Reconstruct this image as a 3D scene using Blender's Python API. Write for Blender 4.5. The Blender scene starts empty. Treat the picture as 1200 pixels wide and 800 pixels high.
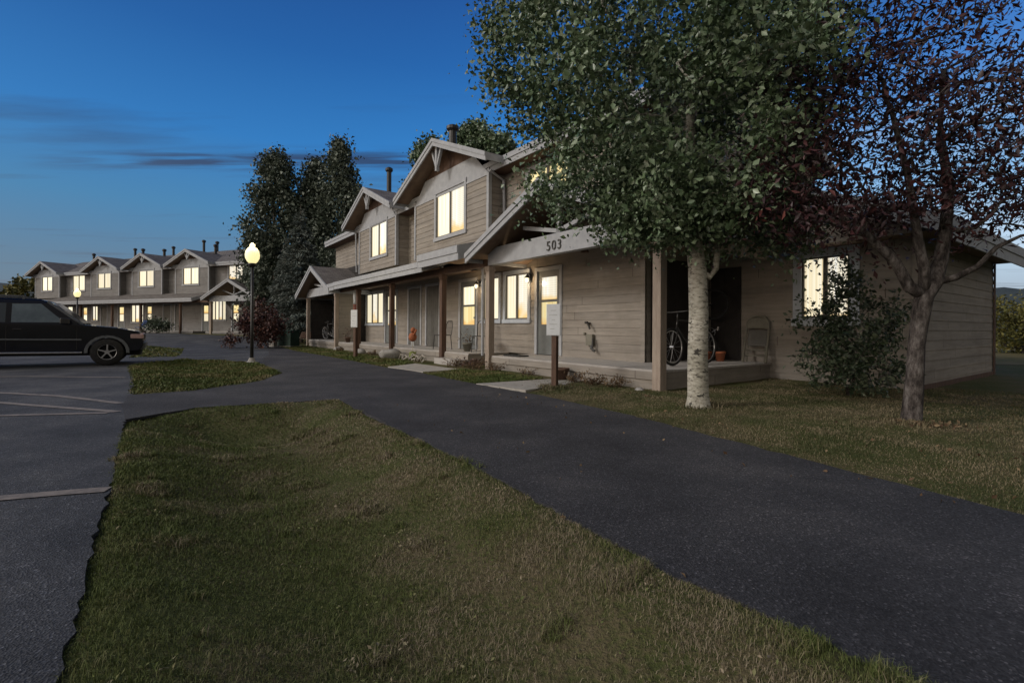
import bpy, bmesh, math, random
import numpy as np
from mathutils import Vector, Matrix
random.seed(7); rng = np.random.default_rng(11)
scene = bpy.context.scene
col = scene.collection
rad = math.radians

# ------------------------------------------------------------------ materials
def new_mat(name):
    m = bpy.data.materials.new(name); m.use_nodes = True
    nt = m.node_tree; b = nt.nodes['Principled BSDF']
    return m, nt, b
def N(nt, t, **kw):
    n = nt.nodes.new(t)
    for k, v in kw.items():
        if k in n.inputs: n.inputs[k].default_value = v
        else: setattr(n, k, v)
    return n
def ramp(nt, fac, stops):
    r = nt.nodes.new('ShaderNodeValToRGB')
    while len(r.color_ramp.elements) < len(stops): r.color_ramp.elements.new(0.5)
    for e, (p, c) in zip(r.color_ramp.elements, stops):
        e.position = p; e.color = (c[0], c[1], c[2], 1)
    nt.links.new(fac, r.inputs[0]); return r
def noisy(name, c1, c2, scale=8, rough=.7, bump=.0, bscale=60, stretch=(1,1,1), detail=5, spec=.3, metallic=0, c3=None, coords='Object'):
    m, nt, b = new_mat(name)
    tc = N(nt, 'ShaderNodeTexCoord'); mp = N(nt, 'ShaderNodeMapping'); mp.inputs['Scale'].default_value = stretch
    nt.links.new(tc.outputs[coords], mp.inputs[0])
    n = N(nt, 'ShaderNodeTexNoise', Scale=scale, Detail=detail, Roughness=.65); nt.links.new(mp.outputs[0], n.inputs['Vector'])
    st = [(.3, c1), (.7, c2)] if c3 is None else [(.28, c1), (.5, c2), (.72, c3)]
    r = ramp(nt, n.outputs['Fac'], st); nt.links.new(r.outputs[0], b.inputs['Base Color'])
    b.inputs['Roughness'].default_value = rough; b.inputs['Specular IOR Level'].default_value = spec
    b.inputs['Metallic'].default_value = metallic
    if bump:
        n2 = N(nt, 'ShaderNodeTexNoise', Scale=bscale, Detail=4); nt.links.new(mp.outputs[0], n2.inputs['Vector'])
        bp = N(nt, 'ShaderNodeBump', Strength=bump, Distance=.02); nt.links.new(n2.outputs['Fac'], bp.inputs['Height'])
        nt.links.new(bp.outputs[0], b.inputs['Normal'])
    return m
M = {}
M['siding'] = noisy('siding', (.175,.165,.155), (.255,.240,.225), 2.2, .8, .25, 40, (.5,.5,6))
def siding_mat(ca=(.212,.192,.168), cb_=(.305,.278,.245)):
    m = noisy('siding', ca, cb_, 2.2, .8, .25, 40, (.5,.5,6)); nt = m.node_tree; b = nt.nodes['Principled BSDF']
    src = b.inputs['Base Color'].links[0].from_socket
    tc = N(nt, 'ShaderNodeTexCoord'); sp = N(nt, 'ShaderNodeSeparateXYZ'); nt.links.new(tc.outputs['Object'], sp.inputs[0])
    a = N(nt, 'ShaderNodeMath', operation='MULTIPLY'); a.inputs[1].default_value = 1/.17; nt.links.new(sp.outputs[2], a.inputs[0])
    f = N(nt, 'ShaderNodeMath', operation='FLOOR'); nt.links.new(a.outputs[0], f.inputs[0])
    c = N(nt, 'ShaderNodeMath', operation='MULTIPLY_ADD'); c.inputs[1].default_value = 7.31; nt.links.new(f.outputs[0], c.inputs[0])
    x = N(nt, 'ShaderNodeMath', operation='ADD'); nt.links.new(sp.outputs[0], x.inputs[0]); nt.links.new(sp.outputs[1], x.inputs[1])
    x3 = N(nt, 'ShaderNodeMath', operation='MULTIPLY'); x3.inputs[1].default_value = 1/3.6; nt.links.new(x.outputs[0], x3.inputs[0])
    wn0 = N(nt, 'ShaderNodeTexWhiteNoise', noise_dimensions='1D'); nt.links.new(f.outputs[0], wn0.inputs['W'])
    x4 = N(nt, 'ShaderNodeMath', operation='ADD'); nt.links.new(x3.outputs[0], x4.inputs[0]); nt.links.new(wn0.outputs['Value'], x4.inputs[1])
    xf = N(nt, 'ShaderNodeMath', operation='FLOOR'); nt.links.new(x4.outputs[0], xf.inputs[0]); nt.links.new(xf.outputs[0], c.inputs[2])
    wn = N(nt, 'ShaderNodeTexWhiteNoise', noise_dimensions='1D'); nt.links.new(c.outputs[0], wn.inputs['W'])
    r = ramp(nt, wn.outputs['Value'], [(0, (.92,.92,.93)), (1, (1.07,1.06,1.05))])
    n = N(nt, 'ShaderNodeTexNoise', Scale=1.1, Detail=6, Roughness=.7); nt.links.new(tc.outputs['Object'], n.inputs['Vector'])
    r2 = ramp(nt, n.outputs['Fac'], [(.32, (.78,.76,.74)), (.55, (1,1,1))])
    m1 = N(nt, 'ShaderNodeMixRGB', blend_type='MULTIPLY'); m1.inputs[0].default_value = 1; nt.links.new(src, m1.inputs[1]); nt.links.new(r.outputs[0], m1.inputs[2])
    m2 = N(nt, 'ShaderNodeMixRGB', blend_type='MULTIPLY'); m2.inputs[0].default_value = .8; nt.links.new(m1.outputs[0], m2.inputs[1]); nt.links.new(r2.outputs[0], m2.inputs[2])
    # thin butt joints between board lengths
    fr = N(nt, 'ShaderNodeMath', operation='FRACT'); nt.links.new(x4.outputs[0], fr.inputs[0])
    r3 = ramp(nt, fr.outputs[0], [(0, (.45,.42,.4)), (.0022, (1,1,1))]); r3.color_ramp.interpolation = 'CONSTANT'
    m3 = N(nt, 'ShaderNodeMixRGB', blend_type='MULTIPLY'); m3.inputs[0].default_value = 1; nt.links.new(m2.outputs[0], m3.inputs[1]); nt.links.new(r3.outputs[0], m3.inputs[2])
    nt.links.new(m3.outputs[0], b.inputs['Base Color']); return m
M['siding'] = siding_mat(); M['siding_grey'] = siding_mat((.165,.160,.157), (.235,.229,.224))
M['trim'] = noisy('trim', (.28,.29,.31), (.375,.385,.405), 6, .7, .1, 50)
M['trim_blue'] = noisy('window_trim', (.36,.40,.46), (.48,.52,.57), 5, .7, .1, 50)
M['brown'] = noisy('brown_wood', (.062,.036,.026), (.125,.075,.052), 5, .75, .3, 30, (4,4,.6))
M['post'] = noisy('post_wood', (.24,.19,.155), (.36,.30,.25), 5, .75, .3, 30, (4,4,.6))
M['soffit'] = noisy('soffit', (.16,.11,.08), (.24,.17,.12), 4, .8)
M['deck'] = noisy('deck_boards', (.30,.28,.26), (.42,.40,.38), 5, .75, .3, 30, (.6,4,4))
M['door'] = noisy('door_paint', (.12,.13,.13), (.17,.18,.18), 4, .5)
M['darkpanel'] = noisy('dark_panel', (.085,.082,.075), (.13,.125,.115), 4, .6)
M['shade_dark'] = noisy('shade_dark_boards', (.018,.016,.015), (.035,.03,.028), 4, .8)  # porch shade put into the colour of these boards
M['black'] = noisy('black_metal', (.012,.012,.012), (.03,.028,.026), 10, .45, spec=.5)
M['white'] = noisy('white_paint', (.46,.48,.50), (.56,.58,.60), 8, .5)
M['rubber'] = noisy('rubber', (.012,.012,.013), (.03,.03,.03), 20, .8)
M['chrome'] = noisy('alloy', (.45,.45,.46), (.6,.6,.6), 10, .3, metallic=.9)
M['terracotta'] = noisy('terracotta', (.28,.09,.04), (.4,.14,.07), 10, .8)
M['plastic'] = noisy('chair_plastic', (.13,.125,.10), (.20,.19,.155), 6, .55)
M['greenbox'] = noisy('green_paint', (.015,.045,.035), (.03,.07,.055), 6, .5)
M['concrete'] = noisy('concrete', (.22,.21,.19), (.36,.34,.31), 6, .85, .3, 60, c3=(.30,.29,.27))
M['rock'] = noisy('rock', (.18,.17,.16), (.36,.35,.34), 7, .85, .5, 20)
def rough_bark():
    m, nt, b = new_mat('bark')
    tc = N(nt, 'ShaderNodeTexCoord'); mp = N(nt, 'ShaderNodeMapping'); mp.inputs['Scale'].default_value = (1,1,.4); nt.links.new(tc.outputs['Object'], mp.inputs[0])
    n = N(nt, 'ShaderNodeTexNoise', Scale=14, Detail=8, Roughness=.75); nt.links.new(mp.outputs[0], n.inputs['Vector'])
    r = ramp(nt, n.outputs['Fac'], [(.36, (.016,.014,.013)), (.48, (.075,.064,.060)), (.58, (.15,.135,.128)), (.70, (.26,.24,.23))]); nt.links.new(r.outputs[0], b.inputs['Base Color'])
    bp = N(nt, 'ShaderNodeBump', Strength=1, Distance=.05); nt.links.new(n.outputs['Fac'], bp.inputs['Height']); nt.links.new(bp.outputs[0], b.inputs['Normal'])
    b.inputs['Roughness'].default_value = .9; b.inputs['Specular IOR Level'].default_value = .2; return m
M['bark_dark'] = rough_bark()
M['bark_mid'] = noisy('grey_bark', (.10,.085,.07), (.19,.16,.13), 12, .9, .6, 30, (1,1,.3))
M['dirt'] = noisy('dirt', (.06,.045,.03), (.13,.10,.07), 6, .95, .5, 60)
M['paint_line'] = noisy('line_paint', (.08,.078,.08), (.20,.175,.16), 9, .8, c3=(.30,.26,.235))
M['orange'] = noisy('orange_cloth', (.22,.065,.03), (.42,.15,.07), 30, .8)
M['yellowgreen'] = noisy('green_rubber', (.10,.13,.03), (.2,.22,.06), 12, .7)
M['blue'] = noisy('blue_cloth', (.02,.04,.16), (.04,.08,.25), 12, .8)
M['red'] = noisy('red_cloth', (.30,.05,.04), (.4,.1,.08), 12, .8)
M['driftwood'] = noisy('driftwood', (.30,.27,.23), (.5,.47,.42), 10, .8)

def shingle():
    m, nt, b = new_mat('shingles')
    tc = N(nt, 'ShaderNodeTexCoord')
    br = N(nt, 'ShaderNodeTexBrick', Scale=1.0); br.inputs['Brick Width'].default_value = .3; br.inputs['Row Height'].default_value = .14
    br.inputs['Mortar Size'].default_value = .008
    br.inputs['Color1'].default_value = (.13,.115,.11,1); br.inputs['Color2'].default_value = (.20,.185,.175,1); br.inputs['Mortar'].default_value = (.05,.045,.045,1)
    nt.links.new(tc.outputs['UV'], br.inputs['Vector'])
    n = N(nt, 'ShaderNodeTexNoise', Scale=3, Detail=6); nt.links.new(tc.outputs['Object'], n.inputs['Vector'])
    mx = N(nt, 'ShaderNodeMixRGB', blend_type='MULTIPLY'); mx.inputs[0].default_value = .8
    r = ramp(nt, n.outputs['Fac'], [(.3, (.6,.58,.56)), (.7, (1.1,1.08,1.05))])
    nt.links.new(br.outputs['Color'], mx.inputs[1]); nt.links.new(r.outputs[0], mx.inputs[2]); nt.links.new(mx.outputs[0], b.inputs['Base Color'])
    bp = N(nt, 'ShaderNodeBump', Strength=.7, Distance=.012); nt.links.new(br.outputs['Fac'], bp.inputs['Height']); bp.invert = True
    nt.links.new(bp.outputs[0], b.inputs['Normal']); b.inputs['Roughness'].default_value = .9
    return m
M['shingle'] = shingle()

def asphalt(name, c1, c2, c3):
    m, nt, b = new_mat(name)
    g = N(nt, 'ShaderNodeNewGeometry')
    n = N(nt, 'ShaderNodeTexNoise', Scale=.9, Detail=8, Roughness=.6); nt.links.new(g.outputs['Position'], n.inputs['Vector'])
    r = ramp(nt, n.outputs['Fac'], [(.36, c1), (.5, c2), (.64, c3)])
    v = N(nt, 'ShaderNodeTexVoronoi', Scale=130); nt.links.new(g.outputs['Position'], v.inputs['Vector'])
    sp = ramp(nt, v.outputs['Color'], [(.2, (.55,.55,.55)), (.8, (1.15,1.15,1.15)), (.97, (3.0,2.9,2.8))])
    mx = N(nt, 'ShaderNodeMixRGB', blend_type='MULTIPLY'); mx.inputs[0].default_value = 1
    nt.links.new(r.outputs[0], mx.inputs[1]); nt.links.new(sp.outputs[0], mx.inputs[2])
    # cracks
    n3 = N(nt, 'ShaderNodeTexNoise', Scale=2.5, Detail=4); nt.links.new(g.outputs['Position'], n3.inputs['Vector'])
    va = N(nt, 'ShaderNodeVectorMath', operation='MULTIPLY_ADD'); va.inputs[1].default_value = (.5,.5,.5)
    nt.links.new(n3.outputs['Color'], va.inputs[0]); nt.links.new(g.outputs['Position'], va.inputs[2])
    vc = N(nt, 'ShaderNodeTexVoronoi', feature='DISTANCE_TO_EDGE', Scale=.33); nt.links.new(va.outputs[0], vc.inputs['Vector'])
    cr = ramp(nt, vc.outputs['Distance'], [(.0, (.30,.30,.30)), (.008, (1,1,1))])
    m2 = N(nt, 'ShaderNodeMixRGB', blend_type='MULTIPLY'); m2.inputs[0].default_value = .3
    nt.links.new(mx.outputs[0], m2.inputs[1]); nt.links.new(cr.outputs[0], m2.inputs[2])
    nt.links.new(m2.outputs[0], b.inputs['Base Color'])
    bp = N(nt, 'ShaderNodeBump', Strength=.6, Distance=.006); nt.links.new(v.outputs['Distance'], bp.inputs['Height'])
    nt.links.new(bp.outputs[0], b.inputs['Normal']); b.inputs['Roughness'].default_value = .85; b.inputs['Specular IOR Level'].default_value = .25
    return m
M['path'] = asphalt('path_asphalt', (.038,.038,.043), (.052,.052,.058), (.076,.074,.079))
M['lot'] = asphalt('lot_asphalt', (.038,.042,.052), (.064,.068,.079), (.100,.102,.110))

def ground_mat(name, cols, scale=.8, fine=30):
    m, nt, b = new_mat(name)
    g = N(nt, 'ShaderNodeNewGeometry')
    n = N(nt, 'ShaderNodeTexNoise', Scale=scale, Detail=5, Roughness=.6); nt.links.new(g.outputs['Position'], n.inputs['Vector'])
    n2 = N(nt, 'ShaderNodeTexNoise', Scale=fine, Detail=4, Roughness=.7); nt.links.new(g.outputs['Position'], n2.inputs['Vector'])
    mm = N(nt, 'ShaderNodeMath', operation='MULTIPLY_ADD'); mm.inputs[1].default_value = .45
    nt.links.new(n2.outputs['Fac'], mm.inputs[0])
    ms = N(nt, 'ShaderNodeMath', operation='MULTIPLY'); ms.inputs[1].default_value = .65; nt.links.new(n.outputs['Fac'], ms.inputs[0])
    nt.links.new(ms.outputs[0], mm.inputs[2])
    r = ramp(nt, mm.outputs[0], [(.35, cols[0]), (.5, cols[1]), (.62, cols[2]), (.75, cols[3])])
    nt.links.new(r.outputs[0], b.inputs['Base Color'])
    bp = N(nt, 'ShaderNodeBump', Strength=.8, Distance=.03); nt.links.new(n2.outputs['Fac'], bp.inputs['Height'])
    nt.links.new(bp.outputs[0], b.inputs['Normal']); b.inputs['Roughness'].default_value = .95; b.inputs['Specular IOR Level'].default_value = .1
    return m
M['ground'] = ground_mat('lawn_soil', [(.045,.055,.018), (.075,.085,.030), (.12,.10,.055), (.15,.12,.075)])
M['meadow'] = ground_mat('meadow', [(.07,.08,.03), (.11,.10,.045), (.16,.13,.07), (.19,.16,.09)], .15, 3)

def blade_mat(name, green, mid, dry, lo=.40, hi=.62, scale=1.1):
    m, nt, b = new_mat(name)
    g = N(nt, 'ShaderNodeNewGeometry'); at = N(nt, 'ShaderNodeAttribute', attribute_name='rnd')
    n = N(nt, 'ShaderNodeTexNoise', Scale=scale, Detail=4, Roughness=.6); nt.links.new(g.outputs['Position'], n.inputs['Vector'])
    ma = N(nt, 'ShaderNodeMath', operation='MULTIPLY_ADD'); ma.inputs[1].default_value = .26; nt.links.new(at.outputs['Fac'], ma.inputs[0])
    ms = N(nt, 'ShaderNodeMath', operation='SUBTRACT'); ms.inputs[1].default_value = .13; nt.links.new(n.outputs['Fac'], ms.inputs[0])
    nt.links.new(ms.outputs[0], ma.inputs[2])
    r = ramp(nt, ma.outputs[0], [(lo, green), ((lo+hi)/2, mid), (hi, dry)])
    nt.links.new(r.outputs[0], b.inputs['Base Color']); b.inputs['Roughness'].default_value = .7; b.inputs['Specular IOR Level'].default_value = .2
    return m
M['blade'] = blade_mat('grass_blades', (.095,.122,.036), (.145,.150,.062), (.25,.205,.145), .38, .62, 2.2)
M['blade_dry'] = blade_mat('dry_grass_blades', (.060,.072,.030), (.115,.102,.055), (.19,.158,.10), .36, .60, 1.6)
M['blade_bright'] = blade_mat('green_grass_blades', (.07,.098,.026), (.11,.122,.038), (.18,.155,.075), .42, .66, .9)  # greener blades for the island and the side strips

def leaf_mat(name, stops, rough=.45, spec=.4, clump=1.4, trans=.0):
    m, nt, b = new_mat(name)
    g = N(nt, 'ShaderNodeNewGeometry'); at = N(nt, 'ShaderNodeAttribute', attribute_name='rnd')
    n = N(nt, 'ShaderNodeTexNoise', Scale=clump, Detail=2); nt.links.new(g.outputs['Position'], n.inputs['Vector'])
    ma = N(nt, 'ShaderNodeMath', operation='MULTIPLY_ADD'); ma.inputs[1].default_value = .55; nt.links.new(at.outputs['Fac'], ma.inputs[0])
    ms = N(nt, 'ShaderNodeMath', operation='MULTIPLY'); ms.inputs[1].default_value = .45; nt.links.new(n.outputs['Fac'], ms.inputs[0])
    nt.links.new(ms.outputs[0], ma.inputs[2])
    r = ramp(nt, ma.outputs[0], stops)
    nt.links.new(r.outputs[0], b.inputs['Base Color']); b.inputs['Roughness'].default_value = rough; b.inputs['Specular IOR Level'].default_value = spec
    return m
M['aspen_leaf'] = leaf_mat('aspen_leaves', [(.15, (.040,.070,.036)), (.45, (.10,.155,.075)), (.72, (.19,.25,.155)), (.92, (.33,.38,.29))], .38, .55)
M['plum_leaf'] = leaf_mat('plum_leaves', [(.15, (.018,.009,.012)), (.5, (.038,.017,.021)), (.78, (.082,.030,.033)), (.94, (.19,.055,.035))], .45, .4)
M['bush_leaf'] = leaf_mat('bush_leaves', [(.15, (.018,.034,.018)), (.5, (.045,.070,.038)), (.8, (.11,.135,.085)), (.95, (.22,.24,.18))], .4, .5)
M['cotton_leaf'] = leaf_mat('cottonwood_leaves', [(.15, (.04,.058,.04)), (.5, (.085,.11,.08)), (.85, (.19,.215,.17))], .5, .4, .8)
M['spruce_leaf'] = leaf_mat('spruce_needles', [(.15, (.06,.08,.07)), (.5, (.12,.145,.13)), (.85, (.23,.25,.23))], .6, .3, .8)
M['barberry'] = leaf_mat('barberry_leaves', [(.15, (.025,.010,.010)), (.5, (.055,.022,.020)), (.78, (.14,.06,.045)), (.94, (.30,.17,.11))], .5, .4, 1.8)
M['scrub'] = leaf_mat('scrub_leaves', [(.15, (.06,.065,.018)), (.5, (.12,.115,.03)), (.85, (.20,.17,.05))], .6, .3, .5)
M['dryplant'] = leaf_mat('dry_plant_leaves', [(.15, (.05,.03,.02)), (.5, (.12,.08,.05)), (.85, (.24,.18,.11))], .8, .1, 3)
M['hill'] = noisy('haze_blue_scrub', (.035,.05,.055), (.06,.075,.08), .02, .95, coords='Object')  # blue of the distant air put into the hill colour
M['hill_near'] = noisy('hill_near_scrub', (.035,.04,.03), (.07,.075,.045), .06, .95, coords='Object')

def aspen_bark():
    m, nt, b = new_mat('aspen_bark')
    tc = N(nt, 'ShaderNodeTexCoord'); mp = N(nt, 'ShaderNodeMapping'); mp.inputs['Scale'].default_value = (1,1,2.6)
    nt.links.new(tc.outputs['Object'], mp.inputs[0])
    n = N(nt, 'ShaderNodeTexNoise', Scale=11, Detail=6, Roughness=.7); nt.links.new(mp.outputs[0], n.inputs['Vector'])
    r = ramp(nt, n.outputs['Fac'], [(.36, (.06,.055,.045)), (.43, (.30,.28,.235)), (.6, (.50,.48,.42))])
    mp2 = N(nt, 'ShaderNodeMapping'); mp2.inputs['Scale'].default_value = (1,1,3.2); nt.links.new(tc.outputs['Object'], mp2.inputs[0])
    v = N(nt, 'ShaderNodeTexVoronoi', Scale=9); v.inputs['Randomness'].default_value = 1; nt.links.new(mp2.outputs[0], v.inputs['Vector'])
    r2 = ramp(nt, v.outputs['Distance'], [(.10, (.08,.07,.06)), (.17, (1,1,1))])
    mx = N(nt, 'ShaderNodeMixRGB', blend_type='MULTIPLY'); mx.inputs[0].default_value = .85
    nt.links.new(r.outputs[0], mx.inputs[1]); nt.links.new(r2.outputs[0], mx.inputs[2])
    v3 = N(nt, 'ShaderNodeTexVoronoi', Scale=4.3); mp3 = N(nt, 'ShaderNodeMapping'); mp3.inputs['Scale'].default_value = (1,1,1.7); mp3.inputs['Location'].default_value = (.3,.7,.2); nt.links.new(tc.outputs['Object'], mp3.inputs[0])
    nz = N(nt, 'ShaderNodeTexNoise', Scale=22, Detail=4); nt.links.new(tc.outputs['Object'], nz.inputs['Vector'])
    vm = N(nt, 'ShaderNodeVectorMath', operation='MULTIPLY_ADD'); vm.inputs[1].default_value = (.22,.22,.3); nt.links.new(nz.outputs['Color'], vm.inputs[0]); nt.links.new(mp3.outputs[0], vm.inputs[2]); nt.links.new(vm.outputs[0], v3.inputs['Vector'])
    r4 = ramp(nt, v3.outputs['Distance'], [(.15, (.05,.045,.04)), (.22, (1,1,1))])
    m4 = N(nt, 'ShaderNodeMixRGB', blend_type='MULTIPLY'); m4.inputs[0].default_value = .9; nt.links.new(mx.outputs[0], m4.inputs[1]); nt.links.new(r4.outputs[0], m4.inputs[2])
    nb = N(nt, 'ShaderNodeTexNoise', Scale=2.2, Detail=5); nt.links.new(tc.outputs['Object'], nb.inputs['Vector'])
    r5 = ramp(nt, nb.outputs['Fac'], [(.38, (.60,.60,.56)), (.6, (1,1,1))])
    m5 = N(nt, 'ShaderNodeMixRGB', blend_type='MULTIPLY'); m5.inputs[0].default_value = .8; nt.links.new(m4.outputs[0], m5.inputs[1]); nt.links.new(r5.outputs[0], m5.inputs[2]); nt.links.new(m5.outputs[0], b.inputs['Base Color'])
    bp = N(nt, 'ShaderNodeBump', Strength=.5, Distance=.01); nt.links.new(n.outputs['Fac'], bp.inputs['Height']); nt.links.new(bp.outputs[0], b.inputs['Normal'])
    b.inputs['Roughness'].default_value = .8
    return m
M['aspen_bark'] = aspen_bark()

def lit(name, c_a, c_b, strength, bands=9, low=None, slats=False):
    """light shining through curtains: pleats across, warmer toward the sill"""
    m, nt, b = new_mat(name)
    tc = N(nt, 'ShaderNodeTexCoord'); sx = N(nt, 'ShaderNodeSeparateXYZ'); nt.links.new(tc.outputs['Generated'], sx.inputs[0])
    w = N(nt, 'ShaderNodeTexNoise', noise_dimensions='1D', Detail=2, Roughness=.6); w.inputs['Scale'].default_value = bands
    nt.links.new(sx.outputs[0], w.inputs['W'])
    r = ramp(nt, w.outputs['Fac'], [(.36, tuple(k*.82 for k in c_b)), (.50, c_b), (.62, c_a)])
    lowc = low if low else c_b
    oi = N(nt, 'ShaderNodeObjectInfo'); g = N(nt, 'ShaderNodeNewGeometry')
    n = N(nt, 'ShaderNodeTexNoise', Scale=1.6, Detail=2); nt.links.new(g.outputs['Position'], n.inputs['Vector'])
    ad = N(nt, 'ShaderNodeMath', operation='MULTIPLY_ADD'); ad.inputs[1].default_value = 1.1; nt.links.new(n.outputs['Fac'], ad.inputs[0]); nt.links.new(sx.outputs[2], ad.inputs[2])
    r2 = ramp(nt, ad.outputs[0], [(.62, (1,1,1)), (.86, (0,0,0))])
    mx = N(nt, 'ShaderNodeMixRGB'); nt.links.new(r2.outputs[0], mx.inputs[0]); nt.links.new(r.outputs[0], mx.inputs[1]); mx.inputs[2].default_value = (*lowc, 1)
    dr = ramp(nt, sx.outputs[0], [(0, (.62,.50,.34)), (.07, (.8,.70,.52)), (.13, (1,1,1)), (.88, (1,1,1)), (.94, (.85,.76,.6)), (1, (.6,.48,.32))])
    md = N(nt, 'ShaderNodeMixRGB', blend_type='MULTIPLY'); md.inputs[0].default_value = .7; nt.links.new(mx.outputs[0], md.inputs[1]); nt.links.new(dr.outputs[0], md.inputs[2])
    if slats:
        zz = N(nt, 'ShaderNodeSeparateXYZ'); nt.links.new(tc.outputs['Object'], zz.inputs[0])
        z1 = N(nt, 'ShaderNodeMath', operation='MULTIPLY'); z1.inputs[1].default_value = 1/.055; nt.links.new(zz.outputs[2], z1.inputs[0])
        z2 = N(nt, 'ShaderNodeMath', operation='FRACT'); nt.links.new(z1.outputs[0], z2.inputs[0])
        zr_ = ramp(nt, z2.outputs[0], [(0, (.55,.47,.36)), (.22, (1,1,1)), (.85, (1,1,1)), (1, (.7,.62,.5))])
        ms = N(nt, 'ShaderNodeMixRGB', blend_type='MULTIPLY'); ms.inputs[0].default_value = .55; nt.links.new(md.outputs[0], ms.inputs[1]); nt.links.new(zr_.outputs[0], ms.inputs[2]); md = ms
    nt.links.new(md.outputs[0], b.inputs['Emission Color'])
    mr_ = N(nt, 'ShaderNodeMapRange'); mr_.inputs['To Min'].default_value = strength*.72; mr_.inputs['To Max'].default_value = strength*1.12
    nt.links.new(oi.outputs['Random'], mr_.inputs['Value']); nt.links.new(mr_.outputs[0], b.inputs['Emission Strength'])
    b.inputs['Base Color'].default_value = (.05,.05,.05,1); b.inputs['Roughness'].default_value = .15
    return m
M['lit_pale'] = lit('lit_curtain', (1,.96,.80), (1,.88,.60), 1.1)
M['lit_white'] = lit('lit_blind', (1,.98,.90), (1,.93,.74), 1.12, 4, (.95,.66,.26), slats=True)
M['lit_amber'] = lit('lit_amber', (1,.90,.52), (1,.78,.32), 1.0, 5, (.95,.58,.18))
M['lit_far'] = lit('lit_far', (1,.96,.80), (1,.89,.60), 1.05, 6)
def emis(name, c, s):
    m, nt, b = new_mat(name); b.inputs['Emission Color'].default_value = (*c, 1); b.inputs['Emission Strength'].default_value = s
    b.inputs['Base Color'].default_value = (.6,.6,.55,1); return m
M['globe'] = emis('lamp_globe_glow', (1,.86,.40), 1.0)
M['bulb'] = emis('lantern_glow', (1,.85,.6), 1.2)
def glassdark():
    m, nt, b = new_mat('dark_glass'); b.inputs['Base Color'].default_value = (.035,.048,.062,1); b.inputs['Roughness'].default_value = .05
    b.inputs['Specular IOR Level'].default_value = .8; return m
M['glass'] = glassdark(); M['glass_sky'] = noisy('sky_reflect_glass', (.07,.10,.13), (.15,.20,.24), 3.0, .06, spec=.8)  # front side glass coloured pale for the sky reflected in it
def paint():
    m, nt, b = new_mat('car_paint'); b.inputs['Base Color'].default_value = (.005,.006,.011,1); b.inputs['Roughness'].default_value = .25
    b.inputs['Specular IOR Level'].default_value = .35; b.inputs['Coat Weight'].default_value = .35; b.inputs['Coat Roughness'].default_value = .05
    tc = N(nt, 'ShaderNodeTexCoord'); n = N(nt, 'ShaderNodeTexNoise', Scale=5, Detail=5); nt.links.new(tc.outputs['Object'], n.inputs['Vector'])
    r = ramp(nt, n.outputs['Fac'], [(.3, (.12,.12,.12)), (.7, (.26,.26,.26))]); nt.links.new(r.outputs[0], b.inputs['Roughness'])
    return m
M['paint'] = paint()
M['cladding'] = noisy('grey_plastic', (.09,.10,.11), (.14,.15,.165), 9, .55)
M['headlight'] = noisy('lens', (.32,.20,.20), (.5,.36,.35), 16, .15, spec=.8)

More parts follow.
